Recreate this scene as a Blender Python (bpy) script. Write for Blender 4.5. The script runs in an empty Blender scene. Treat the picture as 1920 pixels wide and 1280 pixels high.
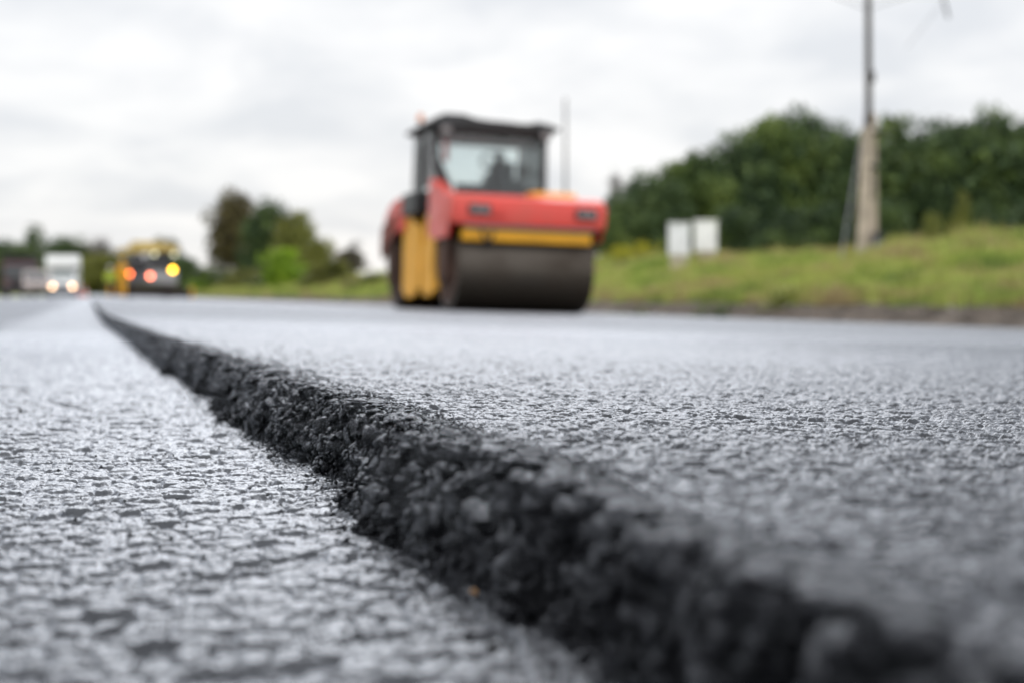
import bpy, bmesh, math, random
import numpy as np
from mathutils import Vector, Matrix

R = math.radians
rng = np.random.default_rng(7)
random.seed(7)
sc = bpy.context.scene
COL = sc.collection

# ------------------------------------------------------------------ camera
F = 2666.67                    # focal length in pixels of the 1920 px frame
PSI = R(16.5)                  # the camera looks 16.5 degrees to the right of the road
CZ = 0.14
CP, SP = math.cos(PSI), math.sin(PSI)
cam_data = bpy.data.cameras.new('camera')
cam = bpy.data.objects.new('camera', cam_data)
COL.objects.link(cam)
cam.location = (0, 0, CZ)
cam.rotation_euler = (R(90), 0, -PSI)
cam_data.lens = 50
cam_data.sensor_width = 36
cam_data.shift_y = -87 / 1920
cam_data.clip_start = 0.01
cam_data.clip_end = 4000
cam_data.dof.use_dof = True
cam_data.dof.focus_distance = 1.10
cam_data.dof.aperture_fstop = 5.0
sc.camera = cam

# ------------------------------------------------------------------ world: overcast sky
SUN_EL, SUN_AZ = R(32), R(15)          # azimuth from +Y towards +X
w = bpy.data.worlds.new('World')
sc.world = w
w.use_nodes = True
nt = w.node_tree
nt.nodes.clear()
def N(t, kind, **kw):
    n = t.nodes.new(kind)
    for k, v in kw.items():
        setattr(n, k, v)
    return n
wo = N(nt, 'ShaderNodeOutputWorld')
sky = N(nt, 'ShaderNodeTexSky', sky_type='NISHITA')
sky.sun_disc = False
sky.sun_elevation = SUN_EL
sky.sun_rotation = SUN_AZ
bg1 = N(nt, 'ShaderNodeBackground'); bg1.inputs[1].default_value = 0.10
nt.links.new(sky.outputs[0], bg1.inputs[0])
tc = N(nt, 'ShaderNodeTexCoord')
sep = N(nt, 'ShaderNodeSeparateXYZ'); nt.links.new(tc.outputs['Generated'], sep.inputs[0])
def M(op, a, b=None, c=None, t=nt, clamp=False):
    n = N(t, 'ShaderNodeMath', operation=op); n.use_clamp = clamp
    for i, v in enumerate((a, b, c)):
        if v is None: continue
        if isinstance(v, (int, float)): n.inputs[i].default_value = v
        else: t.links.new(v, n.inputs[i])
    return n.outputs[0]
zc = M('MAXIMUM', sep.outputs[2], 0.0)
den = M('ADD', zc, 0.24)
cx = M('DIVIDE', sep.outputs[0], den); cy = M('DIVIDE', sep.outputs[1], den)
cmb = N(nt, 'ShaderNodeCombineXYZ')
nt.links.new(cx, cmb.inputs[0]); nt.links.new(M('MULTIPLY', cy, 1.0), cmb.inputs[1])
mp = N(nt, 'ShaderNodeMapping'); mp.inputs['Rotation'].default_value = (0, 0, R(20)); mp.inputs['Scale'].default_value = (2.6, 2.4, 1)
nt.links.new(cmb.outputs[0], mp.inputs[0])
no = N(nt, 'ShaderNodeTexNoise'); no.inputs['Scale'].default_value = 1.1; no.inputs['Detail'].default_value = 6; no.inputs['Roughness'].default_value = 0.5; no.inputs['Distortion'].default_value = 0.25
nt.links.new(mp.outputs[0], no.inputs[0])
cr = N(nt, 'ShaderNodeValToRGB')
cr.color_ramp.elements[0].position = 0.36; cr.color_ramp.elements[0].color = (0.735, 0.76, 0.80, 1)
cr.color_ramp.elements[1].position = 0.60; cr.color_ramp.elements[1].color = (0.93, 0.935, 0.945, 1)
nt.links.new(no.outputs[0], cr.inputs[0])
# overcast sky: brighter towards the zenith
up = M('MULTIPLY', M('POWER', zc, 1.5), 0.8)
gain = M('ADD', up, 1.02)
# extra sky brightness added behind the camera to lift everything facing it
gain = M('ADD', gain, M('MULTIPLY', M('MULTIPLY_ADD', sep.outputs[1], -1.4, 0.1, clamp=True), 0.75))
# a little dimmer close to the horizon
sc_n = N(nt, 'ShaderNodeVectorMath', operation='SCALE')
nt.links.new(cr.outputs[0], sc_n.inputs[0]); nt.links.new(gain, sc_n.inputs['Scale'])
bg2 = N(nt, 'ShaderNodeBackground'); bg2.inputs[1].default_value = 1.0
nt.links.new(sc_n.outputs[0], bg2.inputs[0])
mx = N(nt, 'ShaderNodeMixShader'); mx.inputs[0].default_value = 0.94
nt.links.new(bg1.outputs[0], mx.inputs[1]); nt.links.new(bg2.outputs[0], mx.inputs[2])
nt.links.new(mx.outputs[0], wo.inputs[0])

sd = bpy.data.lights.new('sun', 'SUN'); sd.energy = 0.8; sd.angle = R(42); sd.color = (1.0, 0.985, 0.96)
so = bpy.data.objects.new('sun', sd); COL.objects.link(so)
dirv = Vector((math.sin(SUN_AZ) * math.cos(SUN_EL), math.cos(SUN_AZ) * math.cos(SUN_EL), math.sin(SUN_EL)))
so.rotation_euler = dirv.to_track_quat('Z', 'Y').to_euler()
so.location = (0, 0, 60)
sc.view_settings.view_transform = 'Standard'
sc.view_settings.look = 'None'
sc.view_settings.exposure = 0
sc.view_settings.gamma = 1
sc.cycles.use_denoising = True
sc.cycles.max_bounces = 6
sc.cycles.transparent_max_bounces = 8
sc.cycles.caustics_reflective = False
sc.cycles.caustics_refractive = False

# ------------------------------------------------------------------ helpers
def W(px, d):
    """ground point seen in image column px at depth d along the view axis"""
    l = (px - 960) / F * d
    return (l * CP + d * SP, d * CP - l * SP)
def Z(y, d):
    return CZ - (y - 553) * d / F

def tag(o, label=None, cat=None, group=None, kind=None):
    if label: o['label'] = label
    if cat: o['category'] = cat
    if group: o['group'] = group
    if kind: o['kind'] = kind
    return o
def empty(name, loc, rot=(0, 0, 0), **kw):
    o = bpy.data.objects.new(name, None); COL.objects.link(o)
    o.location = loc; o.rotation_euler = rot; o.empty_display_size = 0.2
    return tag(o, **kw)
def mesh_np(name, V, Fq, m, parent=None, smooth=True):
    """V (n,3), Fq (m,k) -> mesh object"""
    me = bpy.data.meshes.new(name)
    V = np.ascontiguousarray(V, dtype=np.float32); Fq = np.ascontiguousarray(Fq, dtype=np.int32)
    k = Fq.shape[1]
    me.vertices.add(len(V)); me.vertices.foreach_set('co', V.ravel())
    me.loops.add(Fq.size); me.loops.foreach_set('vertex_index', Fq.ravel())
    me.polygons.add(len(Fq))
    me.polygons.foreach_set('loop_start', np.arange(0, Fq.size, k, dtype=np.int32))
    me.polygons.foreach_set('loop_total', np.full(len(Fq), k, dtype=np.int32))
    me.polygons.foreach_set('use_smooth', np.full(len(Fq), smooth))
    me.update(calc_edges=True)
    if m: me.materials.append(m)
    o = bpy.data.objects.new(name, me); COL.objects.link(o)
    if parent: o.parent = parent
    return o
def grid_faces(r, c):
    i = np.arange(r * c).reshape(r, c)
    return np.stack([i[:-1, :-1].ravel(), i[:-1, 1:].ravel(), i[1:, 1:].ravel(), i[1:, :-1].ravel()], 1)

# --- numpy noise
_T = rng.random((256, 256, 6)).astype(np.float32)
_P = rng.permutation(256)
def _h2(i, j, s=0):
    return _T[(i + 37 * s) & 255, (j + 91 * s) & 255]
def vor2(x, y, s=0):
    xi = np.floor(x).astype(np.int32); yi = np.floor(y).astype(np.int32)
    f1 = np.full(x.shape, 9.0, np.float32); f2 = f1.copy()
    bx = np.zeros(x.shape, np.float32); by = bx.copy()
    r1 = bx.copy(); r2 = bx.copy(); r3 = bx.copy()
    for di in (-1, 0, 1):
        for dj in (-1, 0, 1):
            hh = _h2(xi + di, yi + dj, s)
            px = xi + di + 0.1 + 0.8 * hh[..., 0]; py = yi + dj + 0.1 + 0.8 * hh[..., 1]
            dx = x - px; dy = y - py
            d = np.sqrt(dx * dx + dy * dy) * (0.8 + 0.5 * hh[..., 5])
            c = d < f1
            f2 = np.where(c, f1, np.minimum(f2, d))
            f1 = np.where(c, d, f1)
            bx = np.where(c, dx, bx); by = np.where(c, dy, by)
            r1 = np.where(c, hh[..., 2], r1); r2 = np.where(c, hh[..., 3], r2); r3 = np.where(c, hh[..., 4], r3)
    return f1, f2, bx, by, r1, r2, r3
def _g(i, j, k):
    a = _P[(i) & 255]; b = _P[(a + j) & 255]; c = _P[(b + k) & 255]
    th = c * (2 * math.pi / 256); ph = _P[(c + 57) & 255] * (math.pi / 256)
    return np.cos(th) * np.sin(ph), np.sin(th) * np.sin(ph), np.cos(ph)
def per3(x, y, z):
    xi = np.floor(x).astype(np.int32); yi = np.floor(y).astype(np.int32); zi = np.floor(z).astype(np.int32)
    xf = x - xi; yf = y - yi; zf = z - zi
    u = xf * xf * (3 - 2 * xf); v = yf * yf * (3 - 2 * yf); t = zf * zf * (3 - 2 * zf)
    out = 0
    for a in (0, 1):
        for b in (0, 1):
            for c in (0, 1):
                gx, gy, gz = _g(xi + a, yi + b, zi + c)
                d = gx * (xf - a) + gy * (yf - b) + gz * (zf - c)
                out = out + d * (u if a else 1 - u) * (v if b else 1 - v) * (t if c else 1 - t)
    return out * 1.4
def per2(x, y, s=0.0):
    return per3(x, y, np.zeros_like(x) + s + 0.37)
def sst(a, b, x):
    t = np.clip((x - a) / (b - a), 0, 1); return t * t * (3 - 2 * t)

# ------------------------------------------------------------------ materials
def mat(name, col, rough=0.6, metal=0.0, spec=0.5, var=0.0, vscale=8.0, bump=0.0, bscale=60.0, col2=None, coat=0.0, dirt=None, dscale=3.0, damt=0.5):
    m = bpy.data.materials.new(name); m.use_nodes = True
    t = m.node_tree; b = t.nodes['Principled BSDF']
    b.inputs['Roughness'].default_value = rough
    b.inputs['Metallic'].default_value = metal
    b.inputs['Specular IOR Level'].default_value = spec
    b.inputs['Coat Weight'].default_value = coat
    c = (*col, 1)
    b.inputs['Base Color'].default_value = c
    co = N(t, 'ShaderNodeTexCoord')
    last = None
    if var or col2:
        n1 = N(t, 'ShaderNodeTexNoise'); n1.inputs['Scale'].default_value = vscale; n1.inputs['Detail'].default_value = 4
        t.links.new(co.outputs['Object'], n1.inputs[0])
        r = N(t, 'ShaderNodeValToRGB')
        r.color_ramp.elements[0].position = 0.35; r.color_ramp.elements[1].position = 0.65
        if col2: r.color_ramp.elements[0].color = c; r.color_ramp.elements[1].color = (*col2, 1)
        else:
            r.color_ramp.elements[0].color = (*[v * (1 - var) for v in col], 1)
            r.color_ramp.elements[1].color = (*[min(1, v * (1 + var)) for v in col], 1)
        t.links.new(n1.outputs[0], r.inputs[0]); last = r.outputs[0]
        t.links.new(last, b.inputs['Base Color'])
    if dirt:
        n2 = N(t, 'ShaderNodeTexNoise'); n2.inputs['Scale'].default_value = dscale; n2.inputs['Detail'].default_value = 6; n2.inputs['Roughness'].default_value = 0.65
        t.links.new(co.outputs['Object'], n2.inputs[0])
        fac = M('MULTIPLY', M('MULTIPLY_ADD', n2.outputs[0], 4.0, -1.7, t=t, clamp=True), damt, t=t)
        mm = N(t, 'ShaderNodeMix', data_type='RGBA')
        t.links.new(fac, mm.inputs[0]); mm.inputs[7].default_value = (*dirt, 1)
        if last: t.links.new(last, mm.inputs[6])
        else: mm.inputs[6].default_value = c
        t.links.new(mm.outputs[2], b.inputs['Base Color'])
        rr = M('MULTIPLY_ADD', fac, 0.4, rough, t=t, clamp=True)
        t.links.new(rr, b.inputs['Roughness'])
    if bump:
        n3 = N(t, 'ShaderNodeTexNoise'); n3.inputs['Scale'].default_value = bscale; n3.inputs['Detail'].default_value = 5
        t.links.new(co.outputs['Object'], n3.inputs[0])
        bp = N(t, 'ShaderNodeBump'); bp.inputs['Strength'].default_value = bump; bp.inputs['Distance'].default_value = 0.02
        t.links.new(n3.outputs[0], bp.inputs['Height']); t.links.new(bp.outputs[0], b.inputs['Normal'])
    return m
def emis(name, col, strength, base=(0.5, 0.5, 0.5)):
    m = mat(name, base, 0.2)
    b = m.node_tree.nodes['Principled BSDF']
    b.inputs['Emission Color'].default_value = (*col, 1); b.inputs['Emission Strength'].default_value = strength
    return m
def glass_mat(name, tint):
    m = bpy.data.materials.new(name); m.use_nodes = True
    t = m.node_tree; t.nodes.clear()
    o = N(t, 'ShaderNodeOutputMaterial'); tr = N(t, 'ShaderNodeBsdfTransparent'); tr.inputs[0].default_value = (*tint, 1)
    g = N(t, 'ShaderNodeBsdfGlossy'); g.inputs['Roughness'].default_value = 0.04
    fr = N(t, 'ShaderNodeFresnel'); fr.inputs[0].default_value = 1.5
    x = N(t, 'ShaderNodeMixShader')
    t.links.new(fr.outputs[0], x.inputs[0]); t.links.new(tr.outputs[0], x.inputs[1]); t.links.new(g.outputs[0], x.inputs[2])
    t.links.new(x.outputs[0], o.inputs[0])
    return m

def asphalt(name, c0, c1, rough, spec, bumps, grit=0.0008, ior=1.5, dull_strip=False, sheen=(0.88, 0.92, 1.0), cap=(0.5, 0.1)):
    m = bpy.data.materials.new(name); m.use_nodes = True
    t = m.node_tree; b = t.nodes['Principled BSDF']
    co = N(t, 'ShaderNodeTexCoord')
    n1 = N(t, 'ShaderNodeTexNoise'); n1.inputs['Scale'].default_value = 90; n1.inputs['Detail'].default_value = 6; n1.inputs['Roughness'].default_value = 0.7
    t.links.new(co.outputs['Object'], n1.inputs[0])
    r = N(t, 'ShaderNodeValToRGB'); r.color_ramp.elements[0].position = 0.35; r.color_ramp.elements[1].position = 0.7
    r.color_ramp.elements[0].color = (*c0, 1); r.color_ramp.elements[1].color = (*c1, 1)
    t.links.new(n1.outputs[0], r.inputs[0])
    n2 = N(t, 'ShaderNodeTexNoise'); n2.inputs['Scale'].default_value = 35; n2.inputs['Detail'].default_value = 5
    t.links.new(co.outputs['Object'], n2.inputs[0])
    n2b = N(t, 'ShaderNodeTexNoise'); n2b.inputs['Scale'].default_value = 0.9; n2b.inputs['Detail'].default_value = 4
    t.links.new(co.outputs['Object'], n2b.inputs[0])
    ro = M('MULTIPLY_ADD', n2.outputs[0], 0.2, rough - 0.10, t=t, clamp=True)
    ro = M('ADD', ro, M('MULTIPLY_ADD', n2b.outputs[0], 0.10, -0.05, t=t), t=t, clamp=True)
    k = None
    if dull_strip:
        # a duller strip of lane left of the joint, its border wandering a little
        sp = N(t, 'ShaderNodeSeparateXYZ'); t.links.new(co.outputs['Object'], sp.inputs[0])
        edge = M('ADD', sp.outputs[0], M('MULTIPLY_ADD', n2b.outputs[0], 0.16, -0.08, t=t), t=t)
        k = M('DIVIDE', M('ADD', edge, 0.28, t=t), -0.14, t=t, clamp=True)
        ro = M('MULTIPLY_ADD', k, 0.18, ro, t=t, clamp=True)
    prev = None
    at = N(t, 'ShaderNodeAttribute', attribute_name='coarse')
    for scale, dist, kind in bumps:
        if kind == 'v':
            v = N(t, 'ShaderNodeTexVoronoi', feature='DISTANCE_TO_EDGE'); v.inputs['Scale'].default_value = scale
            h = M('MINIMUM', v.outputs[0], 0.22, t=t)
            t.links.new(co.outputs['Object'], v.inputs[0])
            h = M('MULTIPLY', h, 4.0, t=t)
        else:
            v = N(t, 'ShaderNodeTexNoise'); v.inputs['Scale'].default_value = scale; v.inputs['Detail'].default_value = 5; v.inputs['Roughness'].default_value = 0.6
            t.links.new(co.outputs['Object'], v.inputs[0]); h = v.outputs[0]
        bp = N(t, 'ShaderNodeBump'); bp.inputs['Strength'].default_value = 1.0; bp.inputs['Distance'].default_value = abs(dist)
        if dist < 0: t.links.new(at.outputs['Fac'], bp.inputs['Strength'])   # only where the mesh itself carries no stones
        t.links.new(h, bp.inputs['Height'])
        if prev: t.links.new(prev, bp.inputs['Normal'])
        prev = bp.outputs[0]
    # bitumen film: a cool sheen over a near-black body
    t.nodes.remove(b)
    df = N(t, 'ShaderNodeBsdfDiffuse'); gl = N(t, 'ShaderNodeBsdfGlossy'); fr = N(t, 'ShaderNodeFresnel'); mix = N(t, 'ShaderNodeMixShader')
    t.links.new(r.outputs[0], df.inputs['Color']); gl.inputs['Color'].default_value = (*sheen, 1); fr.inputs[0].default_value = ior
    for q in (df, gl, fr): t.links.new(prev, q.inputs['Normal'])
    ro = M('ADD', ro, M('MULTIPLY', at.outputs['Fac'], 0.16, t=t), t=t, clamp=True)
    t.links.new(ro, gl.inputs['Roughness'])
    fac = M('MULTIPLY', M('POWER', fr.outputs[0], 1.5, t=t), M('MULTIPLY_ADD', at.outputs['Fac'], -0.02, spec, t=t), t=t)
    fac = M('MINIMUM', fac, M('MULTIPLY_ADD', at.outputs['Fac'], cap[1], cap[0], t=t), t=t)
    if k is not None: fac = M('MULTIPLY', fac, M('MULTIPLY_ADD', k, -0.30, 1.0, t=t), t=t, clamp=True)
    t.links.new(fac, mix.inputs[0]); t.links.new(df.outputs[0], mix.inputs[1]); t.links.new(gl.outputs[0], mix.inputs[2])
    t.links.new(mix.outputs[0], [n for n in t.nodes if n.type == 'OUTPUT_MATERIAL'][0].inputs[0])
    return m

M_new = asphalt('fresh_asphalt_mat', (0.004, 0.0045, 0.005), (0.012, 0.0125, 0.014), 0.21, 2.25, [(75, -0.0028, 'v'), (210, -0.0022, 'n'), (500, 0.0005, 'n'), (2600, 0.00006, 'n')], ior=1.75, cap=(0.43, 0.03))
M_old = asphalt('old_asphalt_mat', (0.006, 0.0065, 0.007), (0.020, 0.021, 0.023), 0.21, 2.7, [(55, -0.0030, 'v'), (180, -0.0022, 'n'), (450, 0.0004, 'n'), (2400, 0.00006, 'n')], dull_strip=True, ior=1.78, cap=(0.53, 0.04))
M_crumb = asphalt('bitumen_mat', (0.003, 0.003, 0.0035), (0.004, 0.004, 0.0045), 0.17, 2.2, [(850, 0.0003, 'v'), (420, 0.0011, 'n'), (1500, 0.0003, 'n')], ior=1.6)

# ------------------------------------------------------------------ the road surfaces
CF = 0.0310                                    # crossfall of the new layer
TH = 0.055                                     # its thickness
_xb = sorted([(0.1, .178), (.536, .185), (.568, .182), (.605, .172), (.67, .169), (.751, .158), (.8, .150), (.895, .162), (.952, .176), (1.061, .180),
       (1.142, .1766), (1.257, .160), (1.45, .150), (1.512, .147), (1.72, .148), (2.05, .150), (2.72, .127), (3.85, .112), (5.0, .085), (6.5, .058), (9, .045), (14, .035), (30, .0), (60, -.02), (400, 0)])
_xt = sorted([(0.1, .205), (.45, .216), (.58, .224), (.69, .228), (.8, .224), (.9, .224), (1.0, .226), (1.12, .216), (1.3, .204), (1.6, .196), (2.0, .190), (2.3, .183), (3.0, .150),
       (4, .126), (5.0, .098), (6.5, .068), (9, .055), (14, .045), (30, .012), (60, -.008), (400, 0.012)])
yb = np.array([p[0] * 1.03 for p in _xb]); xb = np.array([p[1] for p in _xb])
yt = np.array([p[0] * 1.02 for p in _xt]); xt = np.array([p[1] for p in _xt])
def Xb(Y):
    Y = np.maximum(Y, 0.1)
    f = np.clip(1.5 / np.maximum(Y, .1), 0, 1)
    return np.interp(Y, yb, xb) + 0.008 * f + (0.011 * per2(Y * 13, Y * 0 + 3.3) + 0.007 * per2(Y * 37, Y * 0 + 8.1)) * f
def Xt(Y):
    Y = np.maximum(Y, 0.1)
    f = np.clip(1.5 / np.maximum(Y, .1), 0, 1)
    return np.interp(Y, yt, xt) + (0.010 * per2(Y * 11, Y * 0 + 13.3) + 0.004 * per2(Y * 35, Y * 0 + 1.1)) * f

def plate(x, y, s, A, pits, tilt, gap, seed):
    wx = per2(x / s * 0.9, y / s * 0.9, seed) * 0.38; wy = per2(x / s * 0.9 + 31, y / s * 0.9, seed + 5) * 0.38
    f1, f2, bx, by, r1, r2, r3 = vor2(x / s + wx, y / s + wy, seed)
    e = sst(0.0, gap, f2 - f1)
    return A * (np.sqrt(e) - 1) + A * 0.8 * (r1 - 0.5) - A * 1.3 * (r2 < pits) * e + A * tilt * (bx * (r3 - 0.5) + by * (r1 - 0.5)) * e
def h_new(x, y):
    h = plate(x, y, 0.0112, 0.0026, 0.22, 0.9, 0.30, 1)
    h += plate(x, y, 0.0052, 0.0009, 0.2, 1.0, 0.28, 2)
    h += 0.0007 * per2(x * 280, y * 280, 3) + 0.00035 * per2(x * 800, y * 800, 4)
    h += 0.0012 * per2(x * 22, y * 22, 6) + 0.0015 * per2(x * 5, y * 5, 7)
    return h
def h_old(x, y):
    h = plate(x, y, 0.0170, 0.0026, 0.15, 0.5, 0.20, 5)
    h += plate(x, y, 0.0065, 0.0009, 0.16, 0.9, 0.28, 6)
    h += 0.0005 * per2(x * 240, y * 240, 3) + 0.00035 * per2(x * 800, y * 800, 4)
    h += 0.0012 * per2(x * 20 + 9, y * 20, 6) + 0.0015 * per2(x * 5 + 7, y * 5, 7)
    return h
def rows(y0, r):
    ys = list(np.linspace(-25, y0 - 0.12, 26)) + list(np.linspace(y0 - 0.09, y0, 8)[:-1])
    y = y0
    while y < 420:
        ys.append(y)
        k = r if y < 2.0 else r * (1 + (y - 2.0) * 0.7) if y < 12 else r * 8 * (1 + (y - 12) * 0.08)
        y *= 1 + min(k, 0.08)
    return np.array(ys)

# lower, older surface (reaches a little under the new layer)
Y = rows(0.40, 0.0018)
n_f, n_m, n_c = 400, 170, 40
u = np.concatenate([np.linspace(0, 1, n_f), 1 + np.linspace(0, 1, n_m + 1)[1:] ** 1.3, 2 + np.linspace(0, 1, n_c + 1)[1:] ** 2.2])
YY, UU = np.meshgrid(Y, u, indexing='ij')
Yc = np.maximum(YY, 0.3)
X0 = Xb(YY) + 0.03 + 0.02 * (YY > 3)
Xl = -(0.10 + 0.11 * Yc)
Xm = np.maximum(-(0.75 + 0.35 * Yc), -8.0)
Xl = np.maximum(Xl, -7.0)
XX = np.where(UU <= 1, X0 + (Xl - X0) * np.minimum(UU, 1), np.where(UU <= 2, Xl + (Xm - Xl) * (UU - 1), Xm + (-8.6 - Xm) * (UU - 2)))
sp_y = np.gradient(Y)[:, None]
amp = np.clip(1.2 - sp_y / 0.05, 0, 1) * np.clip(1 - (UU - 1.7) * 3.3, 0, 1)
amp = np.maximum(amp, 0)
HH = h_old(XX, YY) * amp + -0.0008 * 0
# crown: falls gently to the left beyond the first metre
ZZ = -0.012 * np.maximum(-XX - 1.5, 0) + HH
V = np.stack([XX, YY, ZZ], -1).reshape(-1, 3)
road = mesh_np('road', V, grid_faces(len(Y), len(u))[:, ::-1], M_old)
def coarse(o, a):
    at = o.data.attributes.new('coarse', 'FLOAT', 'POINT'); at.data.foreach_set('value', np.ascontiguousarray(np.clip((1 - a) * 1.4, 0, 1), dtype=np.float32).ravel())
coarse(road, amp + 0 * XX)
tag(road, 'older grey asphalt surface of the lower lane left of the step', 'road', kind='structure')

# new layer: crumbling face + rim + top in one sheet
Y = rows(0.22, 0.0018)
n_face, n_f, n_c = 120, 560, 46
a = np.linspace(0, 1, n_face)
u = np.concatenate([np.linspace(0, 1, n_f + 1)[1:] ** 1.25, 1 + np.linspace(0, 1, n_c + 1)[1:] ** 2.0])
nc = n_face + len(u)
YY = np.repeat(Y[:, None], nc, 1)
XB, XT = Xb(Y)[:, None], Xt(Y)[:, None]
ft = np.concatenate([a, np.ones(len(u))])[None, :]
# face profile: steep foot, rounded shoulder
th = ft * math.pi / 2
XP = XB + (XT - XB) * (1 - np.cos(th)) ** 0.85
ZP = TH * np.sin(th) ** 0.8 - 0.003 * (ft == 0)
Yc = np.maximum(Y, 0.3)[:, None]
Xr = np.maximum(XT + 0.3 + 0 * Yc, 0.16 + 0.80 * Yc)
Xr = np.minimum(Xr, 10.0)
uu = np.concatenate([np.zeros(n_face), u])[None, :]
XX = np.where(uu <= 0, XP, np.where(uu <= 1, XT + (Xr - XT) * np.minimum(uu, 1), Xr + (11.0 - Xr) * (uu - 1)))
far_edge = (0.12 * per2(Y * 0.7, Y * 0 + 2.2) + 0.05 * per2(Y * 3.1, Y * 0 + 7.2))[:, None] * np.clip(uu - 1, 0, 1)
XX = XX + far_edge
base_z = ZP - CF * np.maximum(XX - 0.2, 0)
nx = np.where(uu <= 0, -np.cos(th) * 0.9 - 0.1, 0.0); nz = np.where(uu <= 0, np.sin(th), 1.0)
nl = np.sqrt(nx * nx + nz * nz); nx, nz = nx / nl, nz / nl
rim = np.exp(-np.maximum(XX - XT, 0) / (0.009 * (1 + 2.5 * np.maximum(0, per2(YY * 16, XX * 8, 3.0))))) * (uu > 0) + (uu <= 0)
sp_y = np.gradient(Y)[:, None]
amp = np.clip(1.2 - sp_y / 0.05, 0, 1) * np.clip(1 - (uu - 1) * 6, 0, 1)
amp_r = np.clip(1.4 - sp_y / 0.03, 0.25, 1)
top = h_new(XX, YY)
Zt = ZP
L1 = per3(XX * 26, YY * 26, Zt * 26) * 0.0085 + per3(XX * 60 + 5, YY * 60, Zt * 60) * 0.0060
L2 = np.abs(per3(XX * 130, YY * 130, Zt * 130)) * -0.010 + np.abs(per3(XX * 300, YY * 300, Zt * 300)) * -0.004 + 0.0035
SA = np.where(uu <= 0, ft * 0.085, 0.085 + XX - XT)          # distance up the face
def dome(s_, seed):
    f1, f2, bx, by, r1, r2, r3 = vor2(SA / s_ + 0.35 * per3(XX * 70, YY * 70, Zt * 70), YY / s_, seed)
    return np.sqrt(np.clip(1 - (f1 / 0.75) ** 2, 0, 1)) * (0.5 + r1) - 0.45
L1 = L1 * 0.8 + dome(0.028, 8) * 0.014 + dome(0.011, 9) * 0.0052
foot = 0.35 + 0.65 * sst(0.0, 0.25, ft)
lump = (L1 * foot + L2 * foot) * rim * amp_r - 0.004 * rim
D = lump + top * amp * np.clip(1 - rim * 0.6, 0, 1)
P = np.stack([XX + nx * D, YY + 0 * XX, base_z + nz * D], -1)
# small sideways shuffle so the face is not a pure extrusion
P[..., 1] += per3(XX * 50, YY * 50 + 9, Zt * 50 + 3) * 0.006 * rim * amp_r
# the roller pressed everything flat: nothing stands above the rolled plane
lip = TH - CF * np.maximum(P[..., 0] - 0.2, 0) + top * amp * (uu > 0) + 0.0016 - rim * amp_r * (0.0090 * np.abs(per3(XX * 75, YY * 75, Zt * 0 + 2)) + 0.005 * np.abs(per3(XX * 190, YY * 190, Zt * 0 + 5)))
P[..., 2] = np.where(ft > 0.3, np.minimum(P[..., 2], lip + 0.0004 * per3(P[..., 0] * 500, P[..., 1] * 500, Zt * 500)), P[..., 2])
FACE_P = P[:, :n_face + 60].copy(); FACE_N = np.stack([nx + 0 * P[..., 0], 0 * P[..., 0], nz + 0 * P[..., 0]], -1)[:, :n_face + 60]
FACE_Y = Y
fresh = mesh_np('fresh_asphalt_road', P.reshape(-1, 3), grid_faces(len(Y), nc), M_new)
coarse(fresh, np.where(uu <= 0, 1, amp + 0 * XX))
tag(fresh, 'freshly laid raised asphalt layer with a broken crumbling edge', 'road', kind='structure')
# the face is more bitumen-black than the rolled top
fresh.data.materials.append(M_crumb)
mi = np.zeros((len(Y) - 1, nc - 1), np.int32); mi[:, :n_face - 14] = 1
fresh.data.polygons.foreach_set('material_index', mi.ravel())

# --- crumbs: coated stones clinging to the broken face and spilled at its foot
def ico(sub):
    bm = bmesh.new(); bmesh.ops.create_icosphere(bm, subdivisions=sub, radius=1)
    bm.verts.ensure_lookup_table()
    v = np.array([q.co[:] for q in bm.verts]); f = np.array([[x.index for x in q.verts] for q in bm.faces]); bm.free()
    return v, f
def variants(sub, n, rough):
    v, f = ico(sub); out = []
    for i in range(n):
        o = i * 7.3
        r = 1 + rough * per3(v[:, 0] * 1.3 + o, v[:, 1] * 1.3, v[:, 2] * 1.3 + o) + rough * 0.55 * per3(v[:, 0] * 3 + o, v[:, 1] * 3 + o, v[:, 2] * 3)
        if sub > 2: r = r + 0.20 * per3(v[:, 0] * 7 + o, v[:, 1] * 7, v[:, 2] * 7) + 0.13 * per3(v[:, 0] * 15, v[:, 1] * 15 + o, v[:, 2] * 15)
        q = v * r[:, None]
        # chop a few facets as on crushed stone
        for _ in range(9):
            n_ = rng.normal(size=3); n_ /= np.linalg.norm(n_); lim = rng.uniform(0.42, 0.80)
            dd = q @ n_; q = q - np.maximum(dd - lim, 0)[:, None] * n_ * 0.97
        out.append(q)
    return out, f
def scatter(pos, size, sub, rough, squash=0.8, flat=False):
    vs, f = variants(sub, 14, rough)
    n = len(pos); nv = len(vs[0])
    VV = np.empty((n, nv, 3), np.float32)
    for i in range(n):
        q = vs[i % 14]
        A_ = rng.normal(size=(3, 3)); Q, _ = np.linalg.qr(A_)
        s = np.array([1, rng.uniform(0.65, 1.0), rng.uniform(squash - 0.2, squash + 0.15)])
        VV[i] = (q * s) @ Q * size[i] + pos[i]
    if flat:
        cap = TH - CF * np.maximum(VV[..., 0] - 0.2, 0) + 0.0012
        over = np.maximum(VV[..., 2] - cap, 0)
        VV[..., 2] -= over * 0.5
    FF = (f[None] + (np.arange(n) * nv)[:, None, None]).reshape(-1, 3)
    return VV.reshape(-1, 3), FF
allV, allF, off = [], [], 0
def add(Vq, Fq):
    global off
    allV.append(Vq); allF.append(Fq + off); off += len(Vq)
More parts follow.
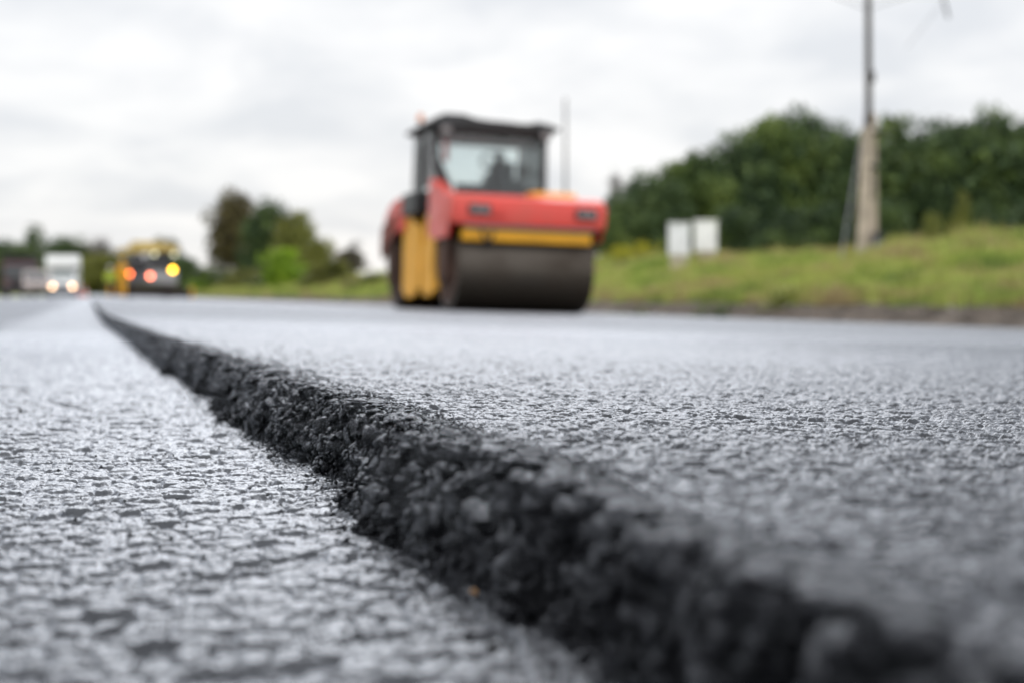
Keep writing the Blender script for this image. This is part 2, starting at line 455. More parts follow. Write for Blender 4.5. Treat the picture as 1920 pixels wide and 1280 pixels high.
def pick(n, y0, y1, c0, c1, power=1.0):
    # density per metre of edge kept roughly even in the picture
    yy = y0 * (y1 / y0) ** rng.random(n)
    ri = np.clip(np.searchsorted(FACE_Y, yy), 0, len(FACE_Y) - 1)
    ci = (c0 + (c1 - c0) * rng.random(n) ** power).astype(int)
    return FACE_P[ri, ci], FACE_N[ri, ci], (ci >= n_face - 8).astype(float)
NF = n_face
p, n_, on = pick(2300, 0.26, 2.6, 4, NF + 24)
s = rng.lognormal(math.log(0.0056), 0.35, len(p)).clip(0.0028, 0.0105)
add(*scatter(p + n_ * (s * (0.05 - 0.6 * on))[:, None], s, 3, 0.4, flat=True))
p, n_, on = pick(420, 0.26, 2.6, 8, NF - 6)
s = rng.lognormal(math.log(0.0085), 0.2, len(p)).clip(0.006, 0.012)
add(*scatter(p + n_ * (s * -0.35)[:, None], s, 3, 0.45, flat=True))
p, n_, on = pick(4200, 0.26, 3.0, 2, NF + 30)
s = rng.lognormal(math.log(0.0027), 0.32, len(p)).clip(0.0012, 0.005)
add(*scatter(p + n_ * (s * (0.6 - 0.8 * on))[:, None], s, 2, 0.35, flat=True))
p, n_, on = pick(14000, 0.5, 2.0, 2, NF + 34)
s = rng.lognormal(math.log(0.0012), 0.25, len(p)).clip(0.0007, 0.0022)
add(*scatter(p + n_ * (s * (1.6 - 1.2 * on))[:, None], s, 1, 0.3, flat=True))
p, n_, on = pick(2600, 2.2, 14.0, 4, NF + 2)
s = rng.lognormal(math.log(0.0075), 0.3, len(p)).clip(0.004, 0.014)
add(*scatter(p - n_ * (s * 0.4)[:, None], s, 1, 0.3, flat=True))
# spilled grit at the foot
n = 1700
yy = 0.45 * (4.0 / 0.45) ** rng.random(n); dx = rng.exponential(0.008, n)
s = rng.lognormal(math.log(0.0013), 0.4, n).clip(0.0006, 0.0035)
pp = np.stack([Xb(yy) - dx + 0.004, yy, s * 0.4], 1)
add(*scatter(pp, s, 1, 0.3))
# a few bigger lumps broken off the edge
lumps = [(0.151, 1.56, 0.013), (0.140, 1.62, 0.010), (0.178, 1.13, 0.012), (0.160, .93, 0.011), (0.153, .83, 0.012), (0.163, .79, 0.010), (0.176, .70, 0.011), (0.176, .60, 0.012), (0.186, .56, 0.010), (0.146, 1.78, 0.013), (0.146, 2.1, 0.014), (0.125, 2.6, 0.014)]
pp, ss = [], []
for x, y, r_ in lumps:                       # each lump is a clod of many coated stones
    for _ in range(70):
        v = rng.normal(size=3); v /= np.linalg.norm(v); v *= r_ * rng.uniform(0.35, 1.0); v[2] = abs(v[2])
        pp.append((x + 0.004 + v[0], y + v[1] * 1.2, v[2] * 1.15)); ss.append(rng.uniform(0.0018, 0.0042))
add(*scatter(np.array(pp), np.array(ss), 2, 0.4))
crumbs = mesh_np('asphalt_crumbs', np.concatenate(allV), np.concatenate(allF), M_crumb)
tag(crumbs, 'loose black bitumen coated stones along the broken asphalt edge', 'asphalt crumbs', kind='stuff')

# loose chips lying on the old lane
pos, siz = [], []
for i in range(420):
    d = 0.5 * (5.0 / 0.5) ** random.random(); px = random.uniform(-60, 700)
    X, Yq = W(px, d)
    if X > Xb(np.array([Yq]))[0] - 0.01: continue
    q = random.choice((0.0009, 0.0013, 0.0018)); pos.append((X, Yq, q * 0.5)); siz.append(q)
Vq, Fq = scatter(np.array(pos), np.array(siz), 1, 0.3)
tag(mesh_np('grit', Vq, Fq, M_crumb), 'fine dark grit scattered over the old lane surface', 'grit', kind='stuff')

M_peb = mat('ochre_stone', (0.30, 0.16, 0.06), 0.7, var=0.3, vscale=300)
M_dark = mat('dark_stone', (0.012, 0.012, 0.014), 0.5, var=0.3, vscale=300)
def pebble(px, y, h, size, label, m, up=0.5, sq=0.8):
    d = F * h / (y - 553); X, Yq = W(px, d)
    Vq, Fq = scatter(np.zeros((1, 3)), np.array([size]), 3, 0.4, sq)
    o = mesh_np('pebble', Vq, Fq, m); o.location = (X, Yq, CZ - h + size * up)
    return tag(o, label, 'pebble')
pebble(888, 1112, .135, .0019, 'ochre brown pebble at the foot of the black broken edge', M_peb)
pebble(742, 800, .086, .0014, 'tiny orange stone chip stuck near the rim of the fresh asphalt', M_peb)
pebble(37, 772, .138, .0042, 'dark crumb of asphalt lying alone on the old lane', M_dark)
pebble(925, 1225, .138, .0030, 'small upright black crumb on the old lane near the lower frame edge', M_dark, 0.8)

# ------------------------------------------------------------------ terrain
def crest(Yv):
    return 1.20 + 0.09 * np.sin(Yv * 0.11 + 1) + 0.06 * np.sin(Yv * 0.31)
def gz(X, Yv):
    X = np.asarray(X, float); Yv = np.asarray(Yv, float)
    e = -0.30 + 0 * X
    z = np.where(X < 11.9, e + (0.04 + 0.30) * sst(10.9, 11.9, X) * 0.85, 0)
    z2 = -0.0 + (crest(Yv) - 0.0) * sst(11.9, 18.5, X) ** 1.0
    z = np.where(X < 11.9, z, z2)
    z = np.where(X < 10.7, -0.42, z)
    zl = -0.10 - 0.10 * sst(-8.4, -9.6, X) + 0.35 * sst(-11, -18, X)
    z = np.where(X < -8.0, zl, z)
    bp = 0.05 * per2(X * 0.9, Yv * 0.9, 11) + 0.025 * per2(X * 3, Yv * 3, 12)
    return z + bp * (np.where(X > 11.2, 1, 0) + np.where(X < -9.0, 1, 0)) * np.where(X > 11.9, 1.3, 1)
def gz1(x, y): return float(gz(np.array([x]), np.array([y]))[0])

M_dirt = mat('verge_soil', (0.060, 0.047, 0.038), 0.95, spec=0.2, col2=(0.16, 0.13, 0.105), vscale=3.0, bump=0.8, bscale=9)
def grass_mat(name):
    m = bpy.data.materials.new(name); m.use_nodes = True
    t = m.node_tree; b = t.nodes['Principled BSDF']; b.inputs['Roughness'].default_value = 0.8; b.inputs['Specular IOR Level'].default_value = 0.2
    ge = N(t, 'ShaderNodeNewGeometry')
    mp = N(t, 'ShaderNodeMapping'); mp.inputs['Scale'].default_value = (1, 0.45, 1.6); t.links.new(ge.outputs['Position'], mp.inputs[0])
    n1 = N(t, 'ShaderNodeTexNoise'); n1.inputs['Scale'].default_value = 0.8; n1.inputs['Detail'].default_value = 5; n1.inputs['Roughness'].default_value = 0.6; n1.inputs['Distortion'].default_value = 0.5
    t.links.new(mp.outputs[0], n1.inputs[0])
    r = N(t, 'ShaderNodeValToRGB'); e = r.color_ramp.elements
    e[0].position = 0.37; e[0].color = (0.15, 0.215, 0.05, 1)
    e[1].position = 0.61; e[1].color = (0.38, 0.30, 0.15, 1)
    x = e.new(0.44); x.color = (0.265, 0.345, 0.07, 1)
    x = e.new(0.50); x.color = (0.41, 0.46, 0.115, 1)
    x = e.new(0.55); x.color = (0.40, 0.38, 0.13, 1)
    t.links.new(n1.outputs[0], r.inputs[0])
    n2 = N(t, 'ShaderNodeTexNoise'); n2.inputs['Scale'].default_value = 7; n2.inputs['Detail'].default_value = 3
    t.links.new(ge.outputs['Position'], n2.inputs[0])
    hs = N(t, 'ShaderNodeHueSaturation'); t.links.new(M('MULTIPLY_ADD', n2.outputs[0], 1.1, 0.45, t=t), hs.inputs['Value'])
    t.links.new(r.outputs[0], hs.inputs['Color']); t.links.new(hs.outputs[0], b.inputs['Base Color'])
    return m
M_grass = grass_mat('meadow_grass')

def terrain(name, xs, ys, m, zoff=0.0):
    XX, YY = np.meshgrid(xs, ys)
    V = np.stack([XX, YY, gz(XX, YY) + zoff], -1).reshape(-1, 3)
    return mesh_np(name, V, grid_faces(len(ys), len(xs)), m)
ysr = np.concatenate([np.arange(-25, 5, 2.5), np.arange(5, 60, 0.35), np.arange(60, 160, 1.5), np.arange(160, 420, 10), [600, 1000, 1800, 3200]])
o = terrain('verge_soil', np.concatenate([[10.3, 10.6], np.linspace(10.8, 12.6, 14)]), ysr, M_dirt)
tag(o, 'strip of bare brown soil and gravel beside the new asphalt', 'soil', kind='structure')
o = terrain('grass_bank', np.concatenate([np.linspace(12.0, 20, 34), np.linspace(20.5, 60, 16), [80, 140, 300, 700, 1500]]), ysr, M_grass, 0.012)
tag(o, 'green grassy bank rising on the right of the road', 'grass bank', kind='structure')
o = terrain('ground', np.concatenate([[-1500, -700, -300, -140, -80, -50], np.linspace(-36, -8.3, 30)]), ysr, M_grass)
tag(o, 'grass ground left of the road', 'ground', kind='structure')
# far ground closes the road's end
V = np.array([(-1500, 420, -0.12), (1500, 420, -0.12), (1500, 3400, -0.12), (-1500, 3400, -0.12)])
o = mesh_np('distant_ground', V, np.array([[0, 1, 2, 3]]), M_grass); tag(o, 'distant grassland past the end of the road', 'ground', kind='structure')
# gravel at the foot of the bank
n = 9000
gx = 10.8 + np.abs(rng.normal(0.6, 0.6, n)); gy = 9 * (70 / 9) ** rng.random(n)
s = rng.lognormal(math.log(0.022), 0.45, n)
pp = np.stack([gx, gy, gz(gx, gy) + s * 0.2], 1)
Vq, Fq = scatter(pp, s, 1, 0.3)
o = mesh_np('gravel', Vq, Fq, mat('gravel_stone', (0.10, 0.085, 0.07), 0.9, col2=(0.26, 0.23, 0.20), vscale=2.0)); tag(o, 'grey brown gravel and clods along the verge', 'gravel', kind='stuff')

# ------------------------------------------------------------------ grass blades (one object)
def blades(name, n, xr, yr, hmin, hmax, m, label, wid=0.012, leaf=1):
    x = xr[0] + (xr[1] - xr[0]) * rng.random(n) ** leaf; y = yr[0] * (yr[1] / yr[0]) ** rng.random(n)
    cl = per2(x * 1.1, y * 1.1, 21)
    h = (hmin + (hmax - hmin) * rng.random(n)) * (1 + 0.9 * np.clip(cl, -0.6, 1))
    a = rng.random(n) * 2 * math.pi; ln = rng.random(n) * 0.5 * h
    z = gz(x, y)
    ww = wid * (0.6 + rng.random(n) * 0.8)
    dx, dy = np.cos(a), np.sin(a); b = rng.random(n) * 2 * math.pi
    v0 = np.stack([x - dx * ww, y - dy * ww, z - 0.02], 1); v1 = np.stack([x + dx * ww, y + dy * ww, z - 0.02], 1)
    mxp = x + np.cos(b) * ln * 0.35; myp = y + np.sin(b) * ln * 0.35
    v2 = np.stack([mxp + dx * ww * .8, myp + dy * ww * .8, z + h * .6], 1)
    v3 = np.stack([mxp - dx * ww * .8, myp - dy * ww * .8, z + h * .6], 1)
    v4 = np.stack([x + np.cos(b) * ln, y + np.sin(b) * ln, z + h], 1)
    V = np.stack([v0, v1, v2, v3, v4], 1).reshape(-1, 3)
    i = (np.arange(n) * 5)[:, None]
    Fq = np.concatenate([i + [0, 1, 2], i + [0, 2, 3], i + [3, 2, 4]])
    o = mesh_np(name, V, Fq, m, smooth=False)
    return tag(o, label, 'grass', kind='stuff')
blades('grass', 110000, (11.7, 19.5), (13, 75), 0.06, 0.34, M_grass, 'rough uncut grass covering the bank beside the road', 0.016)
blades('grass', 22000, (11.8, 20), (75, 190), 0.15, 0.6, M_grass, 'taller rough grass and weeds on the far stretch of the bank', 0.04)
M_dry = mat('dry_grass', (0.30, 0.26, 0.11), 0.85, spec=0.1, col2=(0.42, 0.34, 0.16), vscale=1.2)
blades('dry_grass', 9000, (11.8, 13.2), (12, 60), 0.08, 0.28, M_dry, 'straw coloured dry grass along the foot of the bank', 0.014)
blades('dry_grass', 3500, (17.6, 19.4), (20, 70), 0.12, 0.45, M_dry, 'tall dry stalks standing on the crest of the bank', 0.014)

# ------------------------------------------------------------------ foliage
def leaf_mat(name, c0, c1, c2, sc_=0.55):
    m = bpy.data.materials.new(name); m.use_nodes = True
    t = m.node_tree; b = t.nodes['Principled BSDF']; b.inputs['Roughness'].default_value = 0.6; b.inputs['Specular IOR Level'].default_value = 0.25
    ge = N(t, 'ShaderNodeNewGeometry')
    n1 = N(t, 'ShaderNodeTexNoise'); n1.inputs['Scale'].default_value = sc_; n1.inputs['Detail'].default_value = 3
    t.links.new(ge.outputs['Position'], n1.inputs[0])
    fac = M('ADD', M('MULTIPLY', n1.outputs[0], 0.8, t=t), M('MULTIPLY', ge.outputs['Random Per Island'], 0.2, t=t), t=t)
    r = N(t, 'ShaderNodeValToRGB'); e = r.color_ramp.elements
    e[0].position = 0.34; e[0].color = (*c0, 1); e[1].position = 0.66; e[1].color = (*c2, 1)
    x = e.new(0.5); x.color = (*c1, 1)
    t.links.new(fac, r.inputs[0]); t.links.new(r.outputs[0], b.inputs['Base Color'])
    return m
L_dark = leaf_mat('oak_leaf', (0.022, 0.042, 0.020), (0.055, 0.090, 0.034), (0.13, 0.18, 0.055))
L_mid = leaf_mat('maple_leaf', (0.040, 0.070, 0.022), (0.085, 0.130, 0.034), (0.17, 0.22, 0.055))
L_brown = leaf_mat('autumn_leaf', (0.050, 0.043, 0.020), (0.115, 0.095, 0.038), (0.19, 0.155, 0.06))
L_bright = leaf_mat('bright_leaf', (0.13, 0.22, 0.016), (0.25, 0.39, 0.024), (0.36, 0.48, 0.04))
L_olive = leaf_mat('olive_leaf', (0.08, 0.095, 0.025), (0.17, 0.18, 0.040), (0.28, 0.28, 0.07))
L_grey = leaf_mat('twig_grey', (0.06, 0.052, 0.045), (0.10, 0.088, 0.075), (0.15, 0.13, 0.11))
L_yellow = leaf_mat('goldenrod_flower', (0.30, 0.28, 0.01), (0.50, 0.45, 0.01), (0.62, 0.56, 0.02), 4)
M_bark = mat('bark', (0.05, 0.04, 0.032), 0.95, var=0.35, vscale=6, bump=0.6, bscale=20)

def crown_mesh(seed, n, lobes, spread, size, density=0.75):
    """unit crown: centre at (0,0,0.5), about 1 wide and 1 tall"""
    g = np.random.default_rng(seed)
    cs = []
    for i in range(lobes):
        a = g.random() * 2 * math.pi; r = (g.random() ** 0.6) * spread
        z = g.uniform(0.14, 0.86)
        r *= 1.0 - 0.55 * max(0, (z - 0.45) / 0.41) ** 1.5
        cs.append((r * math.cos(a), r * math.sin(a), z, g.uniform(0.13, 0.22)))
    cs = np.array(cs)
    k = g.integers(0, lobes, n)
    dv = g.normal(size=(n, 3)); dv /= np.linalg.norm(dv, axis=1)[:, None]
    rad = cs[k, 3] * (density + (1.12 - density) * g.random(n))
    c = cs[k, :3] + dv * rad[:, None] * np.array([1, 1, 0.85])
    s = size * (0.6 + 0.8 * g.random(n))
    A = g.normal(size=(n, 3)); A /= np.linalg.norm(A, axis=1)[:, None]
    B = np.cross(A, g.normal(size=(n, 3))); B /= np.linalg.norm(B, axis=1)[:, None]
    V = np.stack([c - A * s[:, None], c + B * s[:, None] * 0.55, c + A * s[:, None], c - B * s[:, None] * 0.55], 1).reshape(-1, 3)
    return V, np.arange(n * 4).reshape(-1, 4), cs
def limb(bm, p0, p1, r0, r1, seg=7, bend=0.0):
    p0, p1 = Vector(p0), Vector(p1); ax = (p1 - p0); L = ax.length
    if L < 1e-6: return
    q = ax.to_track_quat('Z', 'Y'); rings = []
    ns = 4
    side = q @ Vector((1, 0.4, 0))
    for i in range(ns + 1):
        t_ = i / ns; c = p0.lerp(p1, t_) + side * (bend * L * math.sin(t_ * math.pi)); r = r0 + (r1 - r0) * t_
        rings.append([bm.verts.new(c + q @ Vector((r * math.cos(2 * math.pi * k / seg), r * math.sin(2 * math.pi * k / seg), 0))) for k in range(seg)])
    for i in range(ns):
        for k in range(seg):
            bm.faces.new((rings[i][k], rings[i][(k + 1) % seg], rings[i + 1][(k + 1) % seg], rings[i + 1][k]))
    bm.faces.new(rings[-1]); bm.faces.new(rings[0][::-1])
def bm_obj(name, bm, m, parent=None, smooth=False):
    bmesh.ops.recalc_face_normals(bm, faces=bm.faces[:])
    me = bpy.data.meshes.new(name); bm.to_mesh(me); bm.free()
    if m: me.materials.append(m)
    if smooth:
        me.polygons.foreach_set('use_smooth', [True] * len(me.polygons))
    o = bpy.data.objects.new(name, me); COL.objects.link(o)
    if parent: o.parent = parent
    return o
TPL = {}
def template(kind, i):
    if (kind, i) in TPL: return TPL[(kind, i)]
    if kind == 'tree': V, Fq, cs = crown_mesh(100 + i, 8500, 40, 0.37, 0.025, 0.6)
    elif kind == 'thin': V, Fq, cs = crown_mesh(200 + i, 1500, 18, 0.34, 0.022, 0.3)
    elif kind == 'bush': V, Fq, cs = crown_mesh(300 + i, 3600, 22, 0.36, 0.030, 0.6)
    elif kind == 'column': V, Fq, cs = crown_mesh(400 + i, 3200, 24, 0.30, 0.024)
    me = bpy.data.meshes.new('crown')
    Fq = Fq.astype(np.int32)
    me.vertices.add(len(V)); me.vertices.foreach_set('co', V.astype(np.float32).ravel())
    me.loops.add(Fq.size); me.loops.foreach_set('vertex_index', Fq.ravel())
    me.polygons.add(len(Fq)); me.polygons.foreach_set('loop_start', np.arange(0, Fq.size, 4, dtype=np.int32)); me.polygons.foreach_set('loop_total', np.full(len(Fq), 4, np.int32))
    me.update(calc_edges=True); me.materials.append(None)
    bm = bmesh.new()
    limb(bm, (0, 0, -0.35), (0.01, 0, 0.25), 0.035, 0.022)
    limb(bm, (0.01, 0, 0.25), (0, 0.01, 0.80), 0.022, 0.006, bend=0.03)
    for c in cs:
        z0 = max(0.02, c[2] - 0.28)
        limb(bm, (0.005, 0, z0 * 0.9), (c[0], c[1], c[2]), 0.011, 0.003, 5, 0.06)
    mt = bpy.data.meshes.new('trunk'); bm.to_mesh(mt); bm.free(); mt.materials.append(M_bark)
    TPL[(kind, i)] = (me, mt)
    return TPL[(kind, i)]
def tree(name, label, cat, px, top_y, wpx, d, m, kind='tree', var=0, base_y=None, low=0.12, group=None, trunk=True, rz=None):
    X, Yq = W(px, d)
    zg = gz1(X, Yq) if base_y is None else Z(base_y, d)
    H = Z(top_y, d) - zg; Wd = wpx * d / F
    o = empty(name, (X, Yq, zg - 0.05), (0, 0, rz if rz is not None else random.uniform(0, 6.28)), label=label, cat=cat, group=group)
    me, mt = template(kind, var)
    c = bpy.data.objects.new('crown', me); COL.objects.link(c); c.parent = o
    cz = H * low; sx = Wd / 0.98
    c.location = (0, 0, cz); c.scale = (sx, sx, (H - cz) / 0.98)
    c.material_slots[0].link = 'OBJECT'; c.material_slots[0].material = m
    if trunk:
        t_ = bpy.data.objects.new('trunk', mt); COL.objects.link(t_); t_.parent = o
        t_.location = (0, 0, cz); t_.scale = (max(H * 0.75, .2), max(H * 0.75, .2), (H - cz) / 0.98)
    return o

WOOD = 'trees of the wood on the bank'
for i, (px, ty, wp, d, m, k, lab) in enumerate([
    (1158, 318, 60, 66, L_grey, 'thin', 'sparse bare-topped sapling at the left tip of the wood'),
    (1172, 362, 110, 62, L_dark, 'tree', 'small tree at the left end of the wood just right of the roller hood'),
    (1232, 320, 140, 64, L_dark, 'tree', 'round tree standing above the left white cabinet'),
    (1305, 278, 150, 66, L_mid, 'tree', 'green tree behind the right white cabinet'),
    (1380, 246, 150, 67, L_dark, 'tree', 'tall dark tree with a sky gap at its left shoulder'),
    (1450, 222, 150, 68, L_mid, 'tree', 'broad tree with lighter green top in the middle of the wood'),
    (1520, 206, 160, 70, L_dark, 'tree', 'tallest dark tree of the wood left of the utility pole'),
    (1592, 226, 140, 68, L_dark, 'tree', 'dark tree right behind the concrete pole on its left side'),
    (1668, 208, 140, 70, L_mid, 'tree', 'light green tree just right of the concrete pole'),
    (1742, 222, 140, 68, L_dark, 'tree', 'flat-topped tree second to the right of the pole'),
    (1805, 232, 130, 69, L_dark, 'tree', 'lower dark tree in the dip of the treetops near the right frame edge'),
    (1872, 203, 150, 70, L_dark, 'tree', 'high-crowned tree at the right frame edge'),
    (1955, 212, 170, 70, L_mid, 'tree', 'tree cut by the right frame edge'),
    (2060, 215, 190, 72, L_dark, 'tree', 'dark tree standing beyond the right frame edge'),
]):
    tree('woodland_tree', lab, 'tree', px, ty + 1, wp * 1.35, d, m, k, i % 5, group=WOOD, low=0.02, rz=i * 2.4)
SH = 'shrubs at the foot of the wood'
for i, (px, ty, wp, d, m, lab) in enumerate([
    (1150, 385, 80, 55, L_mid, 'green shrub right of the roller against the wood'),
    (1205, 395, 90, 56, L_dark, 'dark shrub behind the yellow flowers'),
    (1380, 385, 130, 56, L_dark, 'dark shrub right of the white cabinets'),
    (1470, 380, 130, 54, L_dark, 'dense shrub midway between cabinets and pole'),
    (1555, 375, 120, 52, L_dark, 'black-green shrub left of the pole foot'),
    (1670, 372, 110, 50, L_dark, 'dark shrub right of the pole foot'),
    (1745, 385, 70, 48, L_olive, 'yellowish olive shrub on the bank right of the pole'),
    (1803, 350, 55, 49, L_olive, 'slender olive sapling near the right frame edge'),
    (1840, 375, 110, 52, L_dark, 'dark shrub near the right frame edge behind the sapling'),
    (1930, 370, 140, 52, L_dark, 'dark shrub cut by the right frame edge'),
]):
    tree('shrub', lab, 'shrub', px, ty, wp, d, m, 'bush', i % 3, group=SH, low=-0.05, trunk=False)
# dim mass of trunks and leaves deeper in the wood
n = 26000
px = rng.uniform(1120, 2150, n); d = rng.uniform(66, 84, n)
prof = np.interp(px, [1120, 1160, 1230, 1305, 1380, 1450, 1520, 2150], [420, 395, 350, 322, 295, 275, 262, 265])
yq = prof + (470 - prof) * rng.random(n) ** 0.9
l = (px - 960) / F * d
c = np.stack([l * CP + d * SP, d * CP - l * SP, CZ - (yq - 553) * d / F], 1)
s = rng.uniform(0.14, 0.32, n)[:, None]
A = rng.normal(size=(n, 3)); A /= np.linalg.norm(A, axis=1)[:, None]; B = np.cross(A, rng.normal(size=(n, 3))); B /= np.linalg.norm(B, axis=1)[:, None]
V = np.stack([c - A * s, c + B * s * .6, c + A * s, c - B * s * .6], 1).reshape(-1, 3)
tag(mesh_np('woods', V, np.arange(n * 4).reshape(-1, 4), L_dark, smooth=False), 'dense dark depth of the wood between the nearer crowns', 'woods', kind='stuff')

def dx_(px, Xw): return Xw / (CP / F * (px - 170))
for (px, ty, wp, Xw, m, k, v, low, tr, nm, lab) in [
    (448, 358, 145, 19, L_brown, 'tree', 1, 0.10, True, 'broadleaf_tree', 'large autumn-brown tree left of the bright round bush'),
    (500, 374, 120, 21, L_dark, 'tree', 2, 0.08, True, 'broadleaf_tree', 'dark green tree pressed against the brown tree'),
    (425, 425, 90, 20, L_dark, 'thin', 0, 0.10, True, 'broadleaf_tree', 'dark ragged lower tree at the left flank of the brown tree'),
    (557, 392, 110, 22, L_olive, 'tree', 3, 0.08, True, 'broadleaf_tree', 'olive green tree between the dark tree and the roller'),
    (596, 446, 90, 19, L_olive, 'tree', 4, 0.04, True, 'broadleaf_tree', 'lower olive tree sloping down towards the roller'),
    (662, 448, 70, 18, L_grey, 'thin', 1, 0.16, True, 'leafless_tree', 'small grey-brown half bare tree left of the roller'),
    (654, 468, 74, 19, L_brown, 'tree', 0, 0.10, True, 'broadleaf_tree', 'small brown-leaved tree left of the roller'),
    (530, 456, 105, 14.5, L_bright, 'bush', 0, -0.04, False, 'round_bush', 'bright green round bush beside the road'),
    (622, 484, 110, 15, L_olive, 'bush', 1, -0.04, False, 'round_bush', 'olive green bush between the bright bush and the roller'),
    (458, 505, 110, 16, L_olive, 'bush', 2, -0.05, False, 'low_bush', 'low green bush under the big brown tree'),
    (700, 512, 80, 15, L_olive, 'bush', 2, -0.05, False, 'low_bush', 'olive bush touching the rear of the roller'),
    (588, 508, 90, 14, L_olive, 'bush', 2, -0.05, False, 'low_bush', 'yellowish low bush in front of the olive bush'),
    (662, 522, 80, 14, L_brown, 'bush', 0, -0.05, False, 'low_bush', 'brownish low bush before the half bare tree'),
    (495, 520, 80, 14.5, L_mid, 'bush', 1, -0.05, False, 'low_bush', 'mid green low bush left of the bright round bush'),
    (420, 500, 90, 17, L_mid, 'bush', 0, -0.05, False, 'low_bush', 'green bush at the left foot of the brown tree'),
    (385, 520, 90, 15, L_bright, 'bush', 1, -0.05, False, 'low_bush', 'low light green bush right of the paver'),
]:
    tree(nm, lab, 'tree' if tr else 'bush', px, ty, wp, dx_(px, Xw), m, k, v, None, low, trunk=tr)
for (px, ty, wp, d, m, k, v, low, lab) in [
    (66, 418, 75, 340, L_dark, 'column', 0, 0.03, 'pointed dark conifer-like tree above the dark lorry'),
    (40, 456, 110, 290, L_mid, 'tree', 1, 0.03, 'mid green tree under the pointed tree'),
    (2, 448, 90, 240, L_dark, 'tree', 2, 0.03, 'dark green tree at the left frame edge'),
    (-70, 440, 120, 170, L_mid, 'tree', 3, 0.03, 'tree standing beyond the left frame edge'),
    (112, 444, 150, 450, L_dark, 'tree', 4, 0.0, 'dark tree behind the white lorry'),
    (158, 458, 130, 460, L_olive, 'tree', 2, 0.0, 'olive tree just right above the white lorry'),
    (192, 436, 100, 450, L_grey, 'thin', 3, 0.05, 'hazy grey bare tree between white lorry and paver'),
    (190, 476, 100, 440, L_olive, 'tree', 0, 0.0, 'olive low tree between white lorry and paver'),
    (232, 476, 80, 440, L_olive, 'tree', 1, 0.0, 'olive tree left behind the paver canopy'),
    (312, 446, 85, 330, L_dark, 'tree', 2, 0.03, 'dark tree behind the right half of the paver'),
    (345, 478, 75, 300, L_dark, 'tree', 3, 0.0, 'low dark tree right behind the paver'),
    (380, 500, 70, 240, L_mid, 'tree', 4, 0.0, 'low tree between paver and brown tree'),
]:
    tree('distant_tree', lab, 'tree', px, ty, wp, d, m, k, v % 5, None, low, group='far trees at the end of the road')
# distant treeline closing the horizon
n = 16000
px = rng.uniform(-900, 1150, n); d = rng.uniform(470, 560, n)
top_ = 530 + 8 * per2(px * 0.02, px * 0) + 5 * per2(px * 0.06, px * 0 + 4)
yq = top_ + (556 - top_) * rng.random(n)
l = (px - 960) / F * d; c = np.stack([l * CP + d * SP, d * CP - l * SP, CZ - (yq - 553) * d / F], 1)
s = rng.uniform(0.8, 2.0, n)[:, None]
A = rng.normal(size=(n, 3)); A /= np.linalg.norm(A, axis=1)[:, None]; B = np.cross(A, rng.normal(size=(n, 3))); B /= np.linalg.norm(B, axis=1)[:, None]
V = np.stack([c - A * s, c + B * s * .6, c + A * s, c - B * s * .6], 1).reshape(-1, 3)
tag(mesh_np('woods', V, np.arange(n * 4).reshape(-1, 4), L_mid, smooth=False), 'low far line of trees along the horizon', 'woods', kind='stuff')

# yellow flowers and weeds on the bank
def herb(name, label, cat, px, base_y, d, wid, hgt, mleaf, mflow=None, nst=40, leafs=6, lsize=0.05, fl=0.5):
    X, Yq = W(px, d); z = gz1(X, Yq)
    o = empty(name, (X, Yq, z), label=label, cat=cat)
    g = np.random.default_rng(int(px)); Vs, Fv = [], []; fs, ff = [], []
    bm = bmesh.new()
    for i in range(nst):
        bx, by = g.normal(0, wid * .28), g.normal(0, wid * .28); h = hgt * g.uniform(.55, 1)
        tx, ty = bx + g.normal(0, .06), by + g.normal(0, .06)
        zb = gz1(X + bx, Yq + by) - z - 0.02
        limb(bm, (bx, by, zb), (tx, ty, zb + h), 0.005, 0.003, 3)
        for k in range(leafs):
            t_ = g.uniform(.1, .95); c = np.array([bx + (tx - bx) * t_, by + (ty - by) * t_, zb + h * t_])
            a = g.normal(size=3); a[2] *= .5; a /= np.linalg.norm(a); b = np.cross(a, [0, 0, 1]); b /= max(np.linalg.norm(b), .01)
            L = lsize * g.uniform(.7, 1.3); Vs += [c, c + a * L * .5 + b * L * .25, c + a * L, c + a * L * .5 - b * L * .25]
        if mflow:
            for k in range(int(26 * fl)):
                c = np.array([tx, ty, zb + h * g.uniform(.62, 1.0)]) + g.normal(0, .035, 3)
                a = g.normal(size=3); a /= np.linalg.norm(a); b = np.cross(a, g.normal(size=3)); b /= np.linalg.norm(b); L = .022
                fs += [c - a * L, c + b * L, c + a * L, c - b * L]
    tag(bm_obj('stem', bm, L_mid, o), kind='stuff')
    mesh_np('foliage', np.array(Vs), np.arange(len(Vs)).reshape(-1, 4), mleaf, o, False)
    if mflow: mesh_np('blossom', np.array(fs), np.arange(len(fs)).reshape(-1, 4), mflow, o, False)
    return o
herb('goldenrod', 'clump of bright yellow goldenrod left of the white cabinets', 'flowers', 1192, 482, 48, 1.5, .80, L_mid, L_yellow, 90, 5, .06)
herb('goldenrod', 'smaller yellow flower clump beside the roller', 'flowers', 1160, 484, 50, .8, .75, L_mid, L_yellow, 26, 5, .06)
herb('weed_clump', 'bright green leafy weeds on the soil strip near the right frame edge', 'weeds', 1820, 575, 22, .75, .28, L_bright, None, 70, 7, .10)
herb('weed_clump', 'green yellow weeds cut by the right frame edge at the soil strip', 'weeds', 1905, 570, 21.5, .6, .3, L_bright, None, 50, 7, .09)
